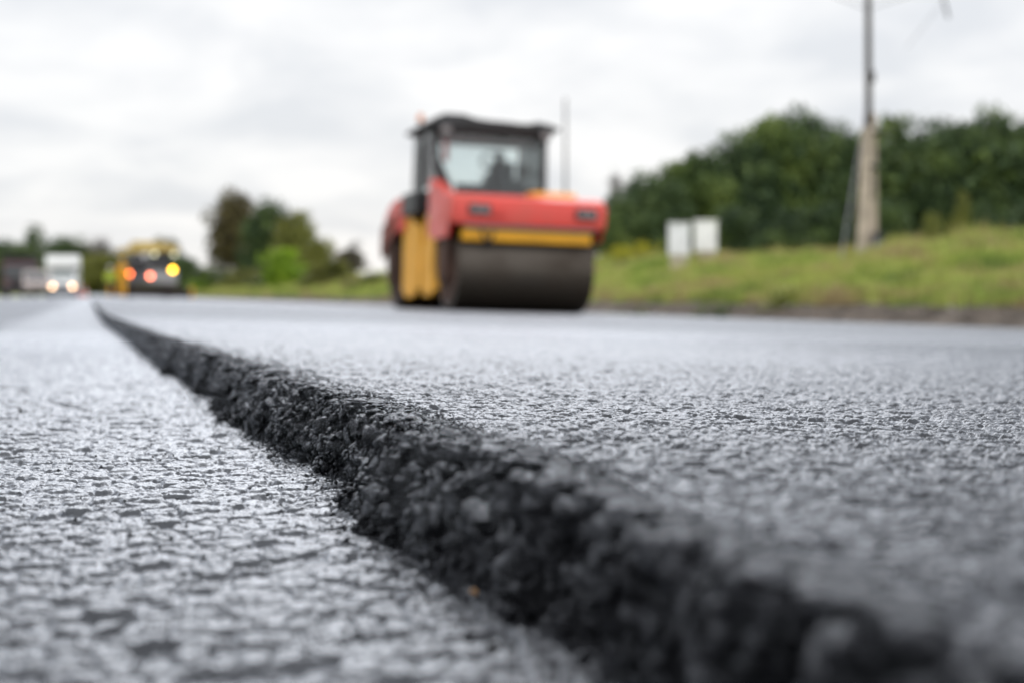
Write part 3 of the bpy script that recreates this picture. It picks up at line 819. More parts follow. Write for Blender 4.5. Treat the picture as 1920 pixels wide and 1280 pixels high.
for i, (px, by, d, lab) in enumerate([(1180, 562, 29, 'ragged olive weeds near the drum of the roller'), (1330, 568, 26, 'olive weeds at the soil strip below the white cabinets'), (1470, 566, 25, 'dull green weeds at the soil strip halfway to the pole'), (1610, 572, 24, 'reddish olive weeds on the soil strip below the pole'), (1690, 560, 25, 'tall dry weeds right below the pole foot')]):
    herb('weed_clump', lab, 'weeds', px, by, d, .9, .30 + .06 * (i % 3), (L_olive, L_mid, L_olive, L_brown, L_olive)[i], None, 45, 7, .09)
herb('weed_clump', 'low pale green weeds left of the bright weeds on the soil strip', 'weeds', 1765, 575, 22.5, .5, .2, L_olive, None, 40, 7, .07)

# ------------------------------------------------------------------ hard-surface helpers
def vbox(bm, x0, x1, y0, y1, z0, z1, bev=0.0, seg=2, mtx=None):
    r = bmesh.ops.create_cube(bm, size=1)
    vs = r['verts']
    for v in vs:
        v.co = Vector(((x0 + x1) / 2 + v.co.x * (x1 - x0), (y0 + y1) / 2 + v.co.y * (y1 - y0), (z0 + z1) / 2 + v.co.z * (z1 - z0)))
    if mtx:
        for v in vs: v.co = mtx @ v.co
    if bev:
        es = list({e for v in vs for e in v.link_edges})
        bmesh.ops.bevel(bm, geom=es, offset=bev, segments=seg, affect='EDGES', profile=0.5)
def vcyl(bm, p0, p1, r0, r1=None, seg=24, bev=0.0):
    r1 = r0 if r1 is None else r1
    p0, p1 = Vector(p0), Vector(p1); L = (p1 - p0).length
    q = (p1 - p0).to_track_quat('Z', 'Y').to_matrix().to_4x4()
    m = Matrix.Translation((p0 + p1) / 2) @ q
    r = bmesh.ops.create_cone(bm, cap_ends=True, segments=seg, radius1=r0, radius2=r1, depth=L, matrix=m)
    if bev:
        es = [e for e in {e for v in r['verts'] for e in v.link_edges} if len(e.link_faces) == 2 and any(len(f.verts) > 4 for f in e.link_faces)]
        bmesh.ops.bevel(bm, geom=es, offset=bev, segments=3, affect='EDGES', profile=0.5)
def prism(bm, pts, x0, x1, axis='x', bev=0.0):
    """extrude a closed outline; axis x: pts are (y,z); axis y: pts are (x,z)"""
    f = (lambda a, p: (a, p[0], p[1])) if axis == 'x' else (lambda a, p: (p[0], a, p[1])) if axis == 'y' else (lambda a, p: (p[0], p[1], a))
    A = [bm.verts.new(f(x0, p)) for p in pts]; B = [bm.verts.new(f(x1, p)) for p in pts]
    n = len(pts)
    fs = [bm.faces.new(A), bm.faces.new(B[::-1])]
    for i in range(n): fs.append(bm.faces.new((A[i], B[i], B[(i + 1) % n], A[(i + 1) % n])))
    if bev:
        es = list({e for q in fs[:2] for e in q.edges})
        bmesh.ops.bevel(bm, geom=es, offset=bev, segments=3, affect='EDGES', profile=0.5)
def part(name, m, parent, *ops, smooth=False, label=None):
    bm = bmesh.new()
    for op in ops: op(bm)
    o = bm_obj(name, bm, m, parent, smooth)
    if smooth:
        me = o.data
        try: me.set_sharp_from_angle(angle=R(35))
        except Exception: pass
    if label: o['label'] = label
    return o
B = lambda *a, **k: (lambda bm: vbox(bm, *a, **k))
C = lambda *a, **k: (lambda bm: vcyl(bm, *a, **k))
PR = lambda *a, **k: (lambda bm: prism(bm, *a, **k))

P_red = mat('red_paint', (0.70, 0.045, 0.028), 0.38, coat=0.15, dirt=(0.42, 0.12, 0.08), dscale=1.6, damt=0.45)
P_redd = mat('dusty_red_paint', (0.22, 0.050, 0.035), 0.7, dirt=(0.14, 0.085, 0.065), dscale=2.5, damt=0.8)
P_yel = mat('yellow_paint', (0.92, 0.44, 0.015), 0.5, coat=0.0, dirt=(0.45, 0.22, 0.04), dscale=2.0, damt=0.35)
P_blk = mat('black_plastic', (0.018, 0.018, 0.020), 0.5, var=0.3, vscale=4)
P_grey = mat('grey_metal', (0.30, 0.30, 0.34), 0.4, metal=0.6)
P_steel = mat('drum_steel', (0.066, 0.054, 0.043), 0.34, metal=0.6, dirt=(0.045, 0.032, 0.022), dscale=2.2, damt=0.8)
P_rust = mat('dirty_brown_steel', (0.085, 0.042, 0.028), 0.8, dirt=(0.035, 0.022, 0.018), dscale=4, damt=0.8)
P_rub = mat('rubber', (0.012, 0.012, 0.012), 0.75)
P_glass = glass_mat('cab_glass', (0.92, 0.95, 0.945))
P_lens = mat('lamp_lens', (0.22, 0.20, 0.20), 0.15, coat=0.4)
P_org = mat('beacon_orange', (0.75, 0.22, 0.03), 0.25, coat=0.5)
P_wht = mat('white_paint', (0.92, 0.92, 0.91), 0.4, var=0.03, vscale=2, dirt=(0.6, 0.59, 0.56), dscale=1.5, damt=0.25)
P_seat = mat('seat_cloth', (0.028, 0.028, 0.032), 0.85)

# ------------------------------------------------------------------ tandem roller
def roller():
    ang = R(0.4)
    corner = Vector(W(858, 20.6)).to_3d()
    off_l = Vector((-1.05, -2.44, 0)); off_l.rotate(Matrix.Rotation(ang, 3, 'Z'))
    c = corner - off_l
    zg = TH - CF * (c.x - 0.2)
    t = empty('road_roller', (c.x, c.y, zg + 0.002), (0, math.atan(CF), ang), label='red and yellow tandem road roller with glass cab driving on the fresh asphalt', cat='road roller')
    for y, nm in ((-1.83, 'front'), (1.83, 'rear')):
        d = part('drum', P_steel, t, C((-1.05, y, .61), (1.05, y, .61), .61, seg=72, bev=.035), smooth=True, label='wide smooth %s steel drum' % nm)
        sgn = -1 if nm == 'front' else 1
        for q in (-1, 1):
            part('drum_hub', P_rust, d, C((q * 1.04, y, .61), (q * 1.062, y, .61), .50, seg=48), C((q * 1.061, y, .61), (q * 1.10, y, .61), .24, seg=32, bev=.01), smooth=True)
        # yoke arms hold the drum
        for sx in (-1, 1):
            part('yoke', P_rust, t, PR([(y - .20 * 1, .42), (y + .20, .42), (y + .34, 1.18), (y - .34, 1.18)], sx * 1.13 - .035, sx * 1.13 + .035, bev=.012))
        part('frame_beam', P_yel if nm == 'front' else P_redd, t, B(-1.0, 1.0, y + sgn * .50 - .07, y + sgn * .50 + .07, 1.03, 1.22, bev=.02))
        part('sprinkler_bar', P_grey, t, C((-.98, y + sgn * .60, 1.245), (1.02, y + sgn * .60, 1.245), .035, seg=16), smooth=True)
        part('scraper', P_blk, t, B(-1.0, 1.0, y - sgn * .60 - .02, y - sgn * .60 + .02, .80, 1.05, bev=.006))
    # hoods: front and rear bodies with skirts
    def hood(s):
        pts = [(-2.50, 1.27), (-2.52, 1.55), (-2.46, 1.66), (-2.30, 1.725), (-1.60, 1.755), (-1.12, 1.79), (-.98, 1.80), (-.93, 1.30), (-1.05, 1.22)]
        return [(s * a, z) for a, z in pts]
    h = part('hood', P_red, t, PR(hood(1), -1.19, 1.19, bev=.055), smooth=True, label='red front hood over the front drum')
    part('shoulder', P_red, h, PR([(-2.0, 1.74), (-1.5, 1.86), (-1.05, 2.02), (-.95, 2.02), (-.95, 1.70), (-2.0, 1.70)], -1.18, -.98, bev=.04), smooth=True)
    # side skirt of the hood, tapering down over the yoke
    part('skirt', P_red, h, PR([(-2.36, 1.32), (-1.02, 1.30), (-1.12, 1.12), (-1.55, 1.06), (-2.25, 1.08)], -1.205, -1.15, bev=.01))
    part('skirt', P_red, h, PR([(-2.36, 1.32), (-1.02, 1.30), (-1.12, 1.12), (-1.55, 1.06), (-2.25, 1.08)], 1.15, 1.205, bev=.01))
    hr = part('hood', P_red, t, PR([(-a, z) for a, z in [(-2.44, 1.20), (-2.48, 1.45), (-2.36, 1.62), (-2.0, 1.80), (-1.5, 1.86), (-1.0, 1.88), (-.95, 1.30)]], -1.17, 1.17, bev=.055), smooth=True, label='red rear hood sloping down behind the cab')
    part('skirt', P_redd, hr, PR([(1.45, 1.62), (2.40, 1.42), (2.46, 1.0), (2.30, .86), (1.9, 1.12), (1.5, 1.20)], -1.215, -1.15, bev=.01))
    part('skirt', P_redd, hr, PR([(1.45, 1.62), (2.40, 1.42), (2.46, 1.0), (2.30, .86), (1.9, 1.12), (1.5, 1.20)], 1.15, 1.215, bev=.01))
    for x in (-.78, .86):
        l = part('headlight', P_blk, t, B(x - .17, x + .17, -2.545, -2.50, 1.40, 1.56, bev=.015))
        part('lens', P_lens, l, C((x - .07, -2.56, 1.48), (x - .07, -2.54, 1.48), .055, seg=20), C((x + .07, -2.56, 1.48), (x + .07, -2.54, 1.48), .055, seg=20))
    part('filler_cap', P_yel, t, B(.30, 1.02, -1.62, -1.20, 1.755, 1.86, bev=.03))
    # yellow centre frames with the articulation between
    part('centre_frame', P_yel, t, PR([(-1.05, 1.50), (-.98, .62), (-1.08, .32), (-.86, .22), (-.42, .20), (-.20, .34), (-.16, .95), (-.34, 1.02), (-.36, 1.50)], -1.08, -.62, bev=.02), label='yellow front side panel of the centre frame')
    part('centre_frame', P_yel, t, PR([(-1.05, 1.50), (-.98, .62), (-1.08, .32), (-.86, .22), (-.42, .20), (-.20, .34), (-.16, .95), (-.34, 1.02), (-.36, 1.50)], .62, 1.08, bev=.02), label='yellow front side panel of the centre frame')
    part('centre_frame', P_yel, t, PR([(-.10, 1.30), (-.10, .36), (.12, .22), (.75, .16), (1.10, .30), (1.14, 1.42), (.85, 1.58), (.35, 1.45)], -1.10, -.62, bev=.02), label='yellow rear side panel of the centre frame')
    part('centre_frame', P_yel, t, PR([(-.10, 1.30), (-.10, .36), (.12, .22), (.75, .16), (1.10, .30), (1.14, 1.42), (.85, 1.58), (.35, 1.45)], .62, 1.10, bev=.02), label='yellow rear side panel of the centre frame')
    part('chassis', P_blk, t, B(-.60, .60, -1.15, 1.15, .34, 1.42, bev=.03), B(-.9, .9, -.95, 1.2, 1.43, 1.60, bev=.02))
    part('steps', P_blk, t, B(-1.22, -.80, -.20, .80, 1.52, 1.90, bev=.04))
    n0 = set(COL.objects)
    # cab
    cab = part('cab_floor', P_blk, t, B(-.90, .90, -.90, 1.00, 1.62, 1.86, bev=.03))
    zt = 2.76
    def post(nm, x0, y0, x1, y1, r=.045):
        part(nm, P_blk, t, C((x0, y0, 1.82), (x1, y1, zt), r, seg=10), smooth=True)
    post('cab_post', -.84, -.90, -.93, -.80, .055); post('cab_post', .86, -.88, .86, -.80, .05)
    post('cab_post', -.90, .97, -.90, .90, .03); post('cab_post', .90, .97, .90, .90, .03); post('cab_post', -.95, .10, -.95, .10, .022)
    part('lower_corner', P_blk, t, PR([(-.92, 1.90), (-.62, 1.90), (-.86, 2.35)], -.93, -.88, axis='y'))
    part('windscreen', P_glass, t, PR([(-.80, 1.86), (.82, 1.86), (.84, zt), (-.88, zt)], -.885, -.875, axis='y'))
    part('rear_window', P_glass, t, PR([(-.85, 1.93), (.85, 1.93), (.86, zt), (-.86, zt)], .955, .965, axis='y'))
    part('side_window', P_glass, t, PR([(-.84, 1.93), (.92, 1.93), (.88, zt), (-.78, zt)], -.935, -.925))
    part('side_window', P_glass, t, PR([(-.84, 1.93), (.92, 1.93), (.88, zt), (-.78, zt)], .925, .935))
    part('header', P_blk, t, B(-.93, .93, -.93, 1.0, 2.70, 2.79, bev=.02))
    # arched black roof with its two end humps and a ribbed middle
    top = [(-1.03, 2.80), (-1.06, 2.84), (-.94, 2.93), (-.80, 2.985), (-.50, 2.985), (-.34, 2.94), (-.20, 2.905), (-.10, 2.90), (-.02, 2.925), (.06, 2.90), (.16, 2.92), (.24, 2.895), (.33, 2.915), (.42, 2.885),
           (.55, 2.905), (.66, 2.94), (.80, 2.94), (.94, 2.89), (1.08, 2.87), (1.06, 2.82), (.90, 2.79), (-.90, 2.79)]
    rf = part('roof', P_blk, t, PR(top, -1.05, 1.10, axis='y', bev=.02), smooth=True)
    for x in (-.80, .82):
        wl = part('work_lamp', P_blk, t, B(x - .09, x + .09, -1.12, -1.00, 2.68, 2.80, bev=.02))
        part('lens', P_lens, wl, B(x - .07, x + .07, -1.128, -1.119, 2.695, 2.785, bev=.003))
    b = part('beacon', P_org, t, C((-.90, .55, 2.99), (-.90, .55, 3.11), .055, .045, seg=20, bev=.01), smooth=True)
    part('beacon_stand', P_blk, b, C((-.90, .55, 2.90), (-.90, .55, 2.99), .03, seg=12))
    part('dashboard', P_blk, t, B(-.55, .78, -.80, -.68, 1.865, 1.99, bev=.03))
    part('wiper', P_blk, t, B(.05, .08, -.905, -.89, 1.90, 2.45))
    # inside: seat, console, wheel, display
    s = part('seat', P_seat, t, B(.26, .72, -.10, .42, 2.02, 2.14, bev=.05), B(.30, .68, .34, .46, 2.10, 2.44, bev=.05), B(.36, .50, .36, .44, 2.42, 2.60, bev=.04), smooth=True)
    part('armrest', P_seat, s, B(.76, .84, -.15, .38, 2.20, 2.30, bev=.03))
    part('console', P_blk, t, PR([(-.10, 1.93), (.30, 1.93), (.26, 2.12), (.16, 2.20), (-.02, 2.16)], -.70, -.45, axis='y', bev=.02), B(.05, .13, -.55, -.47, 2.15, 2.34, bev=.01))
    bm = bmesh.new()
    K = 28; rr = []
    for i in range(K):
        a = 2 * math.pi * i / K; rr.append([])
        for j in range(8):
            b_ = 2 * math.pi * j / 8; r_ = .17 + .018 * math.cos(b_)
            p_ = Vector((r_ * math.cos(a), r_ * math.sin(a), .018 * math.sin(b_))); p_.rotate(Matrix.Rotation(R(-38), 3, 'X')); rr[-1].append(bm.verts.new(p_ + Vector((.10, -.42, 2.38))))
    for i in range(K):
        for j in range(8): bm.faces.new((rr[i][j], rr[(i + 1) % K][j], rr[(i + 1) % K][(j + 1) % 8], rr[i][(j + 1) % 8]))
    bm_obj('steering_wheel', bm, P_blk, t, True)
    part('display', P_blk, t, B(.48, .70, -.62, -.56, 2.12, 2.34, bev=.01), C((.60, -.58, 1.9), (.60, -.58, 2.14), .02, seg=8))
    part('fire_extinguisher', mat('extinguisher_red', (.55, .05, .03), .3), t, C((-.72, -.72, 2.30), (-.72, -.72, 2.62), .05, seg=16, bev=.02), smooth=True)
    part('grab_rail', P_blk, t, C((-1.02, -.55, 1.70), (-1.02, -.55, 2.55), .016, seg=8))
    part('grab_rail', P_blk, t, C((-1.02, .30, 1.95), (-1.02, .30, 2.60), .016, seg=8))
    # the cab sits left of the machine's centre line
    for o in set(COL.objects) - n0:
        o.data.transform(Matrix.Translation((-.16, -.9, 1.86)) @ Matrix.Diagonal((1, .80, 1.06, 1)) @ Matrix.Translation((0, .9, -1.86)))
    part('hose', P_rub, t, C((-.75, -2.36, 1.26), (-.62, -2.42, .98), .03, seg=8), C((-.62, -2.42, .98), (-.50, -2.36, 1.24), .03, seg=8))
    part('number_panel', P_red, t, B(-.62, -.42, -2.548, -2.515, 1.40, 1.52, bev=.004))
    return t
roller()

# ------------------------------------------------------------------ people (small, far, strongly out of focus)
SKIN = mat('skin', (0.42, 0.24, 0.16), 0.6)
def person(px, d, label, hivis, trous, hat, zg, face=0.0, pose=0):
    X, Yq = W(px, d)
    t = empty('person', (X, Yq, zg), (0, 0, face), label=label, cat='person')
    me = bpy.data.meshes.new('body'); 
    ar = 0.25 if pose else 0.12
    vs = [(0, 0, .95), (0, 0, 1.15), (0, 0, 1.38), (0, -.01, 1.50), (0, -.015, 1.60), (0, -.02, 1.70),
          (.10, 0, .90), (.12, -.03, .50), (.12, .02, .09), (.12, -.14, .04),
          (-.10, 0, .90), (-.13, .0, .50), (-.13, .05, .09), (-.13, -.11, .04),
          (.19, 0, 1.42), (.26, .03, 1.14), (.27, -ar, .92), (.26, -ar - .07, .84),
          (-.19, 0, 1.42), (-.26, .03, 1.14), (-.26, -ar * .5, .90), (-.25, -ar * .5 - .04, .81)]
    es = [(0, 1), (1, 2), (2, 3), (3, 4), (4, 5), (0, 6), (6, 7), (7, 8), (8, 9), (0, 10), (10, 11), (11, 12), (12, 13), (2, 14), (14, 15), (15, 16), (16, 17), (2, 18), (18, 19), (19, 20), (20, 21)]
    rd = [(.15, .11), (.14, .10), (.16, .11), (.055, .055), (.085, .095), (.07, .08), (.085, .085), (.065, .065), (.045, .045), (.04, .04), (.085, .085), (.065, .065), (.045, .045), (.04, .04),
          (.06, .06), (.048, .048), (.036, .036), (.04, .03), (.06, .06), (.048, .048), (.036, .036), (.04, .03)]
    me.from_pydata(vs, es, []); o = bpy.data.objects.new('body', me); COL.objects.link(o); o.parent = t
    sk = o.modifiers.new('skin', 'SKIN')
    sv = me.skin_vertices[0].data if me.skin_vertices else None
    if sv is None:
        bm = bmesh.new(); bm.from_mesh(me); bm.verts.layers.skin.verify(); bm.to_mesh(me); bm.free(); sv = me.skin_vertices[0].data
    for i, r_ in enumerate(rd): sv[i].radius = r_
    sv[0].use_root = True
    ss_ = o.modifiers.new('subdivision', 'SUBSURF'); ss_.levels = 1; ss_.render_levels = 1
    me.materials.append(SKIN)
    def tubes(nm, m, segs):
        part(nm, m, t, *[C(a, b, ra, rb, seg=14, bev=.008) for a, b, ra, rb in segs], smooth=True)
    tubes('jacket', hivis, [((0, 0, .92), (0, 0, 1.20), .175, .17), ((0, 0, 1.18), (0, 0, 1.45), .17, .19), ((.19, 0, 1.43), (.26, .03, 1.12), .08, .066), ((-.19, 0, 1.43), (-.26, .03, 1.12), .08, .066), ((.26, .03, 1.14), (.27, -ar, .92), .066, .05), ((-.26, .03, 1.14), (-.26, -ar * .5, .90), .066, .05)])
    tubes('trousers', trous, [((.085, 0, .96), (.12, -.03, .48), .105, .08), ((.12, -.03, .50), (.12, .02, .10), .08, .065), ((-.085, 0, .96), (-.13, 0, .48), .105, .08), ((-.13, 0, .50), (-.13, .05, .10), .08, .065)])
    part('helmet', hat, t, C((0, -.02, 1.70), (0, -.02, 1.80), .115, .07, seg=18, bev=.02), C((0, -.04, 1.69), (0, -.04, 1.705), .14, .14, seg=18), smooth=True)
    return t
H_lime = mat('lime_vest', (0.50, 0.62, 0.06), 0.7)
H_yel = mat('orange_yellow_workwear', (0.85, 0.42, 0.02), 0.7)
H_dk = mat('dark_trousers', (0.035, 0.03, 0.035), 0.85)
def road_z(X): return TH - CF * (max(X, .2) - 0.2)
X_, _ = W(228, 66)
person(229, 66, 'road worker in orange-yellow overalls standing left of the paver', H_yel, H_yel, H_yel, road_z(X_), 2.6, 1)
X_, _ = W(207, 84)
person(206, 84, 'road worker in lime vest standing farther left behind the orange one', H_lime, H_dk, P_wht, road_z(X_), 0.4)

# ------------------------------------------------------------------ asphalt paver
def paver():
    d = 75.0; X, Yq = W(278, d); s = 1.0
    t = empty('asphalt_paver', (X, Yq, road_z(X) + .003), (0, math.atan(CF), R(-1)), label='asphalt paver with yellow canopy and glowing rear lamps far down the new lane', cat='paver')
    P_body = mat('paver_body_paint', (0.20, 0.20, 0.22), 0.5, dirt=(.08, .07, .07), dscale=1.2, damt=.8)
    P_cano = mat('canopy_yellow', (0.70, 0.50, 0.15), 0.5, dirt=(.25, .2, .1), dscale=1.0, damt=.7)
    for sx in (-1, 1):
        part('crawler_track', P_rub, t, PR([(-.6, .06), (-.35, 0), (2.9, 0), (3.15, .08), (3.25, .35), (3.1, .62), (2.9, .70), (-.3, .70), (-.55, .60), (-.68, .3)], sx * 1.0 - .16, sx * 1.0 + .16, bev=.03))
    part('body', P_body, t, B(-1.22, 1.22, -.1, 3.4, .72, 1.70, bev=.06))
    part('hopper', P_body, t, PR([(-1.6, 1.55), (-1.3, .5), (1.3, .5), (1.6, 1.55), (1.5, 1.55), (1.22, .6), (-1.22, .6), (-1.5, 1.55)], 3.45, 5.2, axis='y'))
    part('screed', mat('screed_steel', (0.045, 0.030, 0.026), .6, metal=.3), t, B(-1.9, 2.1, -1.55, -.65, .04, .42, bev=.03), B(-1.75, 1.95, -1.65, -.85, .42, .60, bev=.03))
    part('walkway', P_blk, t, B(-1.9, 2.1, -2.05, -1.67, .28, .33, bev=.01))
    part('side_plate', P_yel, t, B(-2.02, -1.93, -1.9, -.3, .02, .62, bev=.02))
    part('side_plate', P_yel, t, B(2.13, 2.22, -1.9, -.3, .02, .62, bev=.02))
    part('platform', P_blk, t, B(-1.2, 1.2, -.7, .9, 1.72, 1.86, bev=.02))
    part('control_panel', P_body, t, B(-1.0, 1.0, -.6, -.35, 1.88, 2.15, bev=.04))
    part('seat', P_seat, t, B(-.85, -.4, .0, .45, 1.88, 2.1, bev=.04), B(-.85, -.4, .40, .52, 2.1, 2.6, bev=.04))
    part('seat', P_seat, t, B(.4, .85, .0, .45, 1.88, 2.1, bev=.04), B(.4, .85, .40, .52, 2.1, 2.6, bev=.04))
    for x in (-1.05, 1.05):
        for y in (-.45, 1.3): part('canopy_post', P_blk, t, C((x, y, 1.7), (x, y, 2.58), .035, seg=8))
    part('canopy', P_cano, t, PR([(-1.75, 2.30), (-1.72, 2.46), (-1.05, 2.62), (-.95, 2.92), (.55, 2.96), (1.45, 2.70), (1.5, 2.50), (-.9, 2.34)], -.95, 1.9, axis='y', bev=.03))
    part('roof_equipment', P_blk, t, B(.2, 1.3, .2, 1.6, 2.965, 3.08, bev=.03))
    part('exhaust', P_blk, t, C((.95, 1.6, 1.7), (.95, 1.6, 3.12), .06, seg=10))
    part('engine_cover', mat('light_grey_cover', (.42, .42, .43), .5), t, B(-.1, 1.45, -.42, -.12, .75, 1.55, bev=.08))
    E1 = emis('tail_lamp_orange', (1.0, 0.16, 0.02), 13); E2 = emis('tail_lamp_red', (1.0, 0.22, 0.10), 11); E3 = emis('amber_flasher', (1.0, 0.55, 0.0), 14)
    for x, z, m, r_, lab in ((-1.02, 1.20, E1, .11, 'orange rear lamp'), (.04, 1.14, E2, .11, 'reddish rear lamp'), (1.17, 1.50, E3, .12, 'bright amber flashing lamp')):
        l = part('rear_lamp', m, t, C((x, -1.00, z), (x, -.94, z), r_, seg=20), label=lab)
        part('lamp_housing', P_blk, l, C((x, -.938, z), (x, -.87, z), r_ + .03, seg=20), B(x - .03, x + .03, -.90, -.1, z - .03, z + .03))
    E4 = emis('canopy_lamp', (0.75, 0.72, 0.45), 3.0)
    for x in (.22, 1.22):
        l = part('canopy_lamp', E4, t, C((x, -1.02, 2.30), (x, -.98, 2.30), .09, seg=20))
        part('lamp_housing', P_blk, l, C((x, -.978, 2.30), (x, -.90, 2.30), .12, seg=20), B(x - .02, x + .02, -.95, -.9, 2.30, 2.55))
    return t
paver()

def cone(px, d, label, zg, h=.75):
    X, Yq = W(px, d)
    c1 = mat('cone_red', (0.75, 0.22, 0.20), .6); c2 = P_wht
    t = empty('traffic_cone', (X, Yq, zg), label=label, cat='traffic cone')
    part('base', P_blk, t, B(-.2, .2, -.2, .2, 0, .04, bev=.01))
    part('cone_body', c1, t, C((0, 0, .04), (0, 0, h), .15, .03, seg=24), smooth=True)
    part('reflective_band', c2, t, C((0, 0, h * .45), (0, 0, h * .68), .15 - .12 * (h * .45 - .04) / (h - .04) + .004, .15 - .12 * (h * .68 - .04) / (h - .04) + .004, seg=24), smooth=True)
cone(150, 95, 'red and white traffic cone in front of the white lorry', -.0, .75)
cone(160, 80, 'pinkish red traffic cone right of the white lorry at the end of the step', -.0, .6)

# ------------------------------------------------------------------ vehicles on the old lane
def wheel(parent, x, y, r, w_, rim):
    o = part('wheel', P_rub, parent, C((x - w_ / 2, y, r), (x + w_ / 2, y, r), r, seg=32, bev=.03), smooth=True)
    part('rim', rim, o, C((x - w_ / 2 - .01, y, r), (x + w_ / 2 + .01, y, r), r * .55, seg=24))
def lorry():
    d = 105; X, Yq = W(117, d)
    t = empty('box_lorry', (X, Yq, -.02), (0, 0, R(0)), label='white box lorry with lit headlights driving towards the viewer', cat='lorry')
    part('cargo_box', P_wht, t, B(-1.22, 1.22, 1.5, 6.9, .85, 3.10, bev=.04), label='tall white cargo box')
    c = part('cab', P_wht, t, PR([(0.02, .45), (-.06, .8), (.05, 1.15), (.55, 1.30), (1.0, 2.0), (1.3, 2.1), (1.45, 2.1), (1.45, .5)], -.98, .98, bev=.08), smooth=True)
    part('windscreen', mat('windscreen_grey', (.22, .25, .25), .08, coat=.8), c, PR([(.57, 1.30), (.98, 1.93), (.955, 1.95), (.54, 1.32)], -.84, .84))
    part('luton_head', P_wht, t, PR([(.75, 2.15), (.62, 2.5), (.85, 3.08), (1.497, 3.08), (1.497, 2.15)], -1.18, 1.18, bev=.05))
    part('bumper', P_grey, t, B(-1.0, 1.0, -.16, .05, .30, .62, bev=.05))
    part('grille', P_blk, t, B(-.4, .4, -.085, -.055, .70, .92, bev=.01))
    part('chassis', P_blk, t, B(-.45, .45, .3, 6.7, .45, .83, bev=.02))
    EH = emis('headlight_warm', (1.0, 0.62, 0.32), 9.5, (.8, .8, .8))
    for x in (-.70, .70):
        l = part('headlight', EH, t, C((x, -.115, .76), (x, -.075, .76), .125, seg=20))
        part('lamp_housing', P_grey, l, B(x - .18, x + .18, -.075, -.02, .60, .92, bev=.02))
    for x in (-1.15, 1.15): part('mirror', P_blk, t, B(x - .08, x + .08, .55, .65, 1.35, 1.75, bev=.03), B(min(x * .82, x * .95), max(x * .82, x * .95), .58, .62, 1.40, 1.44))
    for y in (.65, 5.2):
        for x in (-.86, .86): wheel(t, x, y, .38, .24, P_grey)
lorry()
def tipper():
    d = 106; X, Yq = W(36, d)
    t = empty('tipper_truck', (X, Yq, -.10), (0, 0, R(1)), label='dark red and black tipper truck standing at the left frame edge', cat='truck')
    mr = mat('maroon_paint', (0.10, 0.022, 0.025), .45, dirt=(.05, .03, .03), dscale=1.2, damt=.6)
    c = part('cab', mr, t, PR([(0.0, .5), (-.05, 1.2), (.05, 1.5), (.22, 2.5), (.4, 2.68), (1.7, 2.72), (1.8, 2.6), (1.8, .5)], -1.2, 1.2, bev=.07), smooth=True)
    part('windscreen', mat('dark_windscreen', (.015, .017, .02), .1, coat=.8), c, PR([(-1.12, 1.42), (1.12, 1.42), (1.05, 2.50), (-1.05, 2.50)], -.03, .16, axis='y'))
    part('tipping_body', mat('grey_body', (.085, .09, .10), .6, dirt=(.06, .05, .05), dscale=1, damt=.5), t, PR([(1.9, 1.15), (1.75, 3.05), (1.0, 3.15), (1.0, 3.22), (2.0, 3.25), (7.4, 2.6), (7.5, 1.15)], -1.25, 1.25, bev=.03))
    part('bumper', P_blk, t, B(-1.22, 1.22, -.18, .05, .35, .80, bev=.04))
    part('grille', P_blk, t, B(-.6, .6, -.085, -.05, .9, 1.35, bev=.01))
    part('chassis', P_blk, t, B(-.5, .5, .3, 7.3, .6, 1.1, bev=.02))
    for x in (-.95, .95):
        l = part('headlight', P_lens, t, B(x - .16, x + .16, -.10, -.06, .88, 1.08, bev=.01))
    for x in (-1.42, 1.42): part('mirror', P_blk, t, B(x - .09, x + .09, .05, .15, 1.75, 2.3, bev=.03), B(min(x * .84, x * .94), max(x * .84, x * .94), .08, .12, 2.1, 2.14))
    for y in (.75, 5.2, 6.5):
        for x in (-1.02, 1.02): wheel(t, x, y, .5, .3, P_grey)
tipper()
def van():
    d = 97; X, Yq = W(69, d)
    t = empty('parked_van', (X, Yq, -.06), (0, 0, R(2)), label='pale beige van standing between the dark truck and the white lorry', cat='van')
    pb = mat('beige_paint', (.40, .32, .29), .35, coat=.4, dirt=(.35, .28, .25), dscale=1.5, damt=.4)
    c = part('body', pb, t, PR([(0, .35), (-.03, .75), (.1, .95), (.9, 1.12), (1.55, 1.72), (1.9, 1.82), (4.3, 1.80), (4.6, 1.5), (4.65, .4)], -.88, .88, bev=.09), smooth=True)
    part('windscreen', mat('van_windscreen', (.04, .045, .05), .08, coat=.8), c, PR([(.93, 1.13), (1.50, 1.685), (1.475, 1.71), (.905, 1.155)], -.74, .74))
    part('grille', P_blk, c, B(-.4, .4, -.06, -.02, .62, .80, bev=.01))
    part('bumper', P_blk, t, B(-.86, .86, -.10, .0, .30, .50, bev=.03))
    for x in (-.66, .66): part('headlight', P_lens, t, B(x - .16, x + .16, -.05, .06, .68, .86, bev=.02))
    for y in (.85, 3.7):
        for x in (-.78, .78): wheel(t, x, y, .33, .2, P_grey)
van()

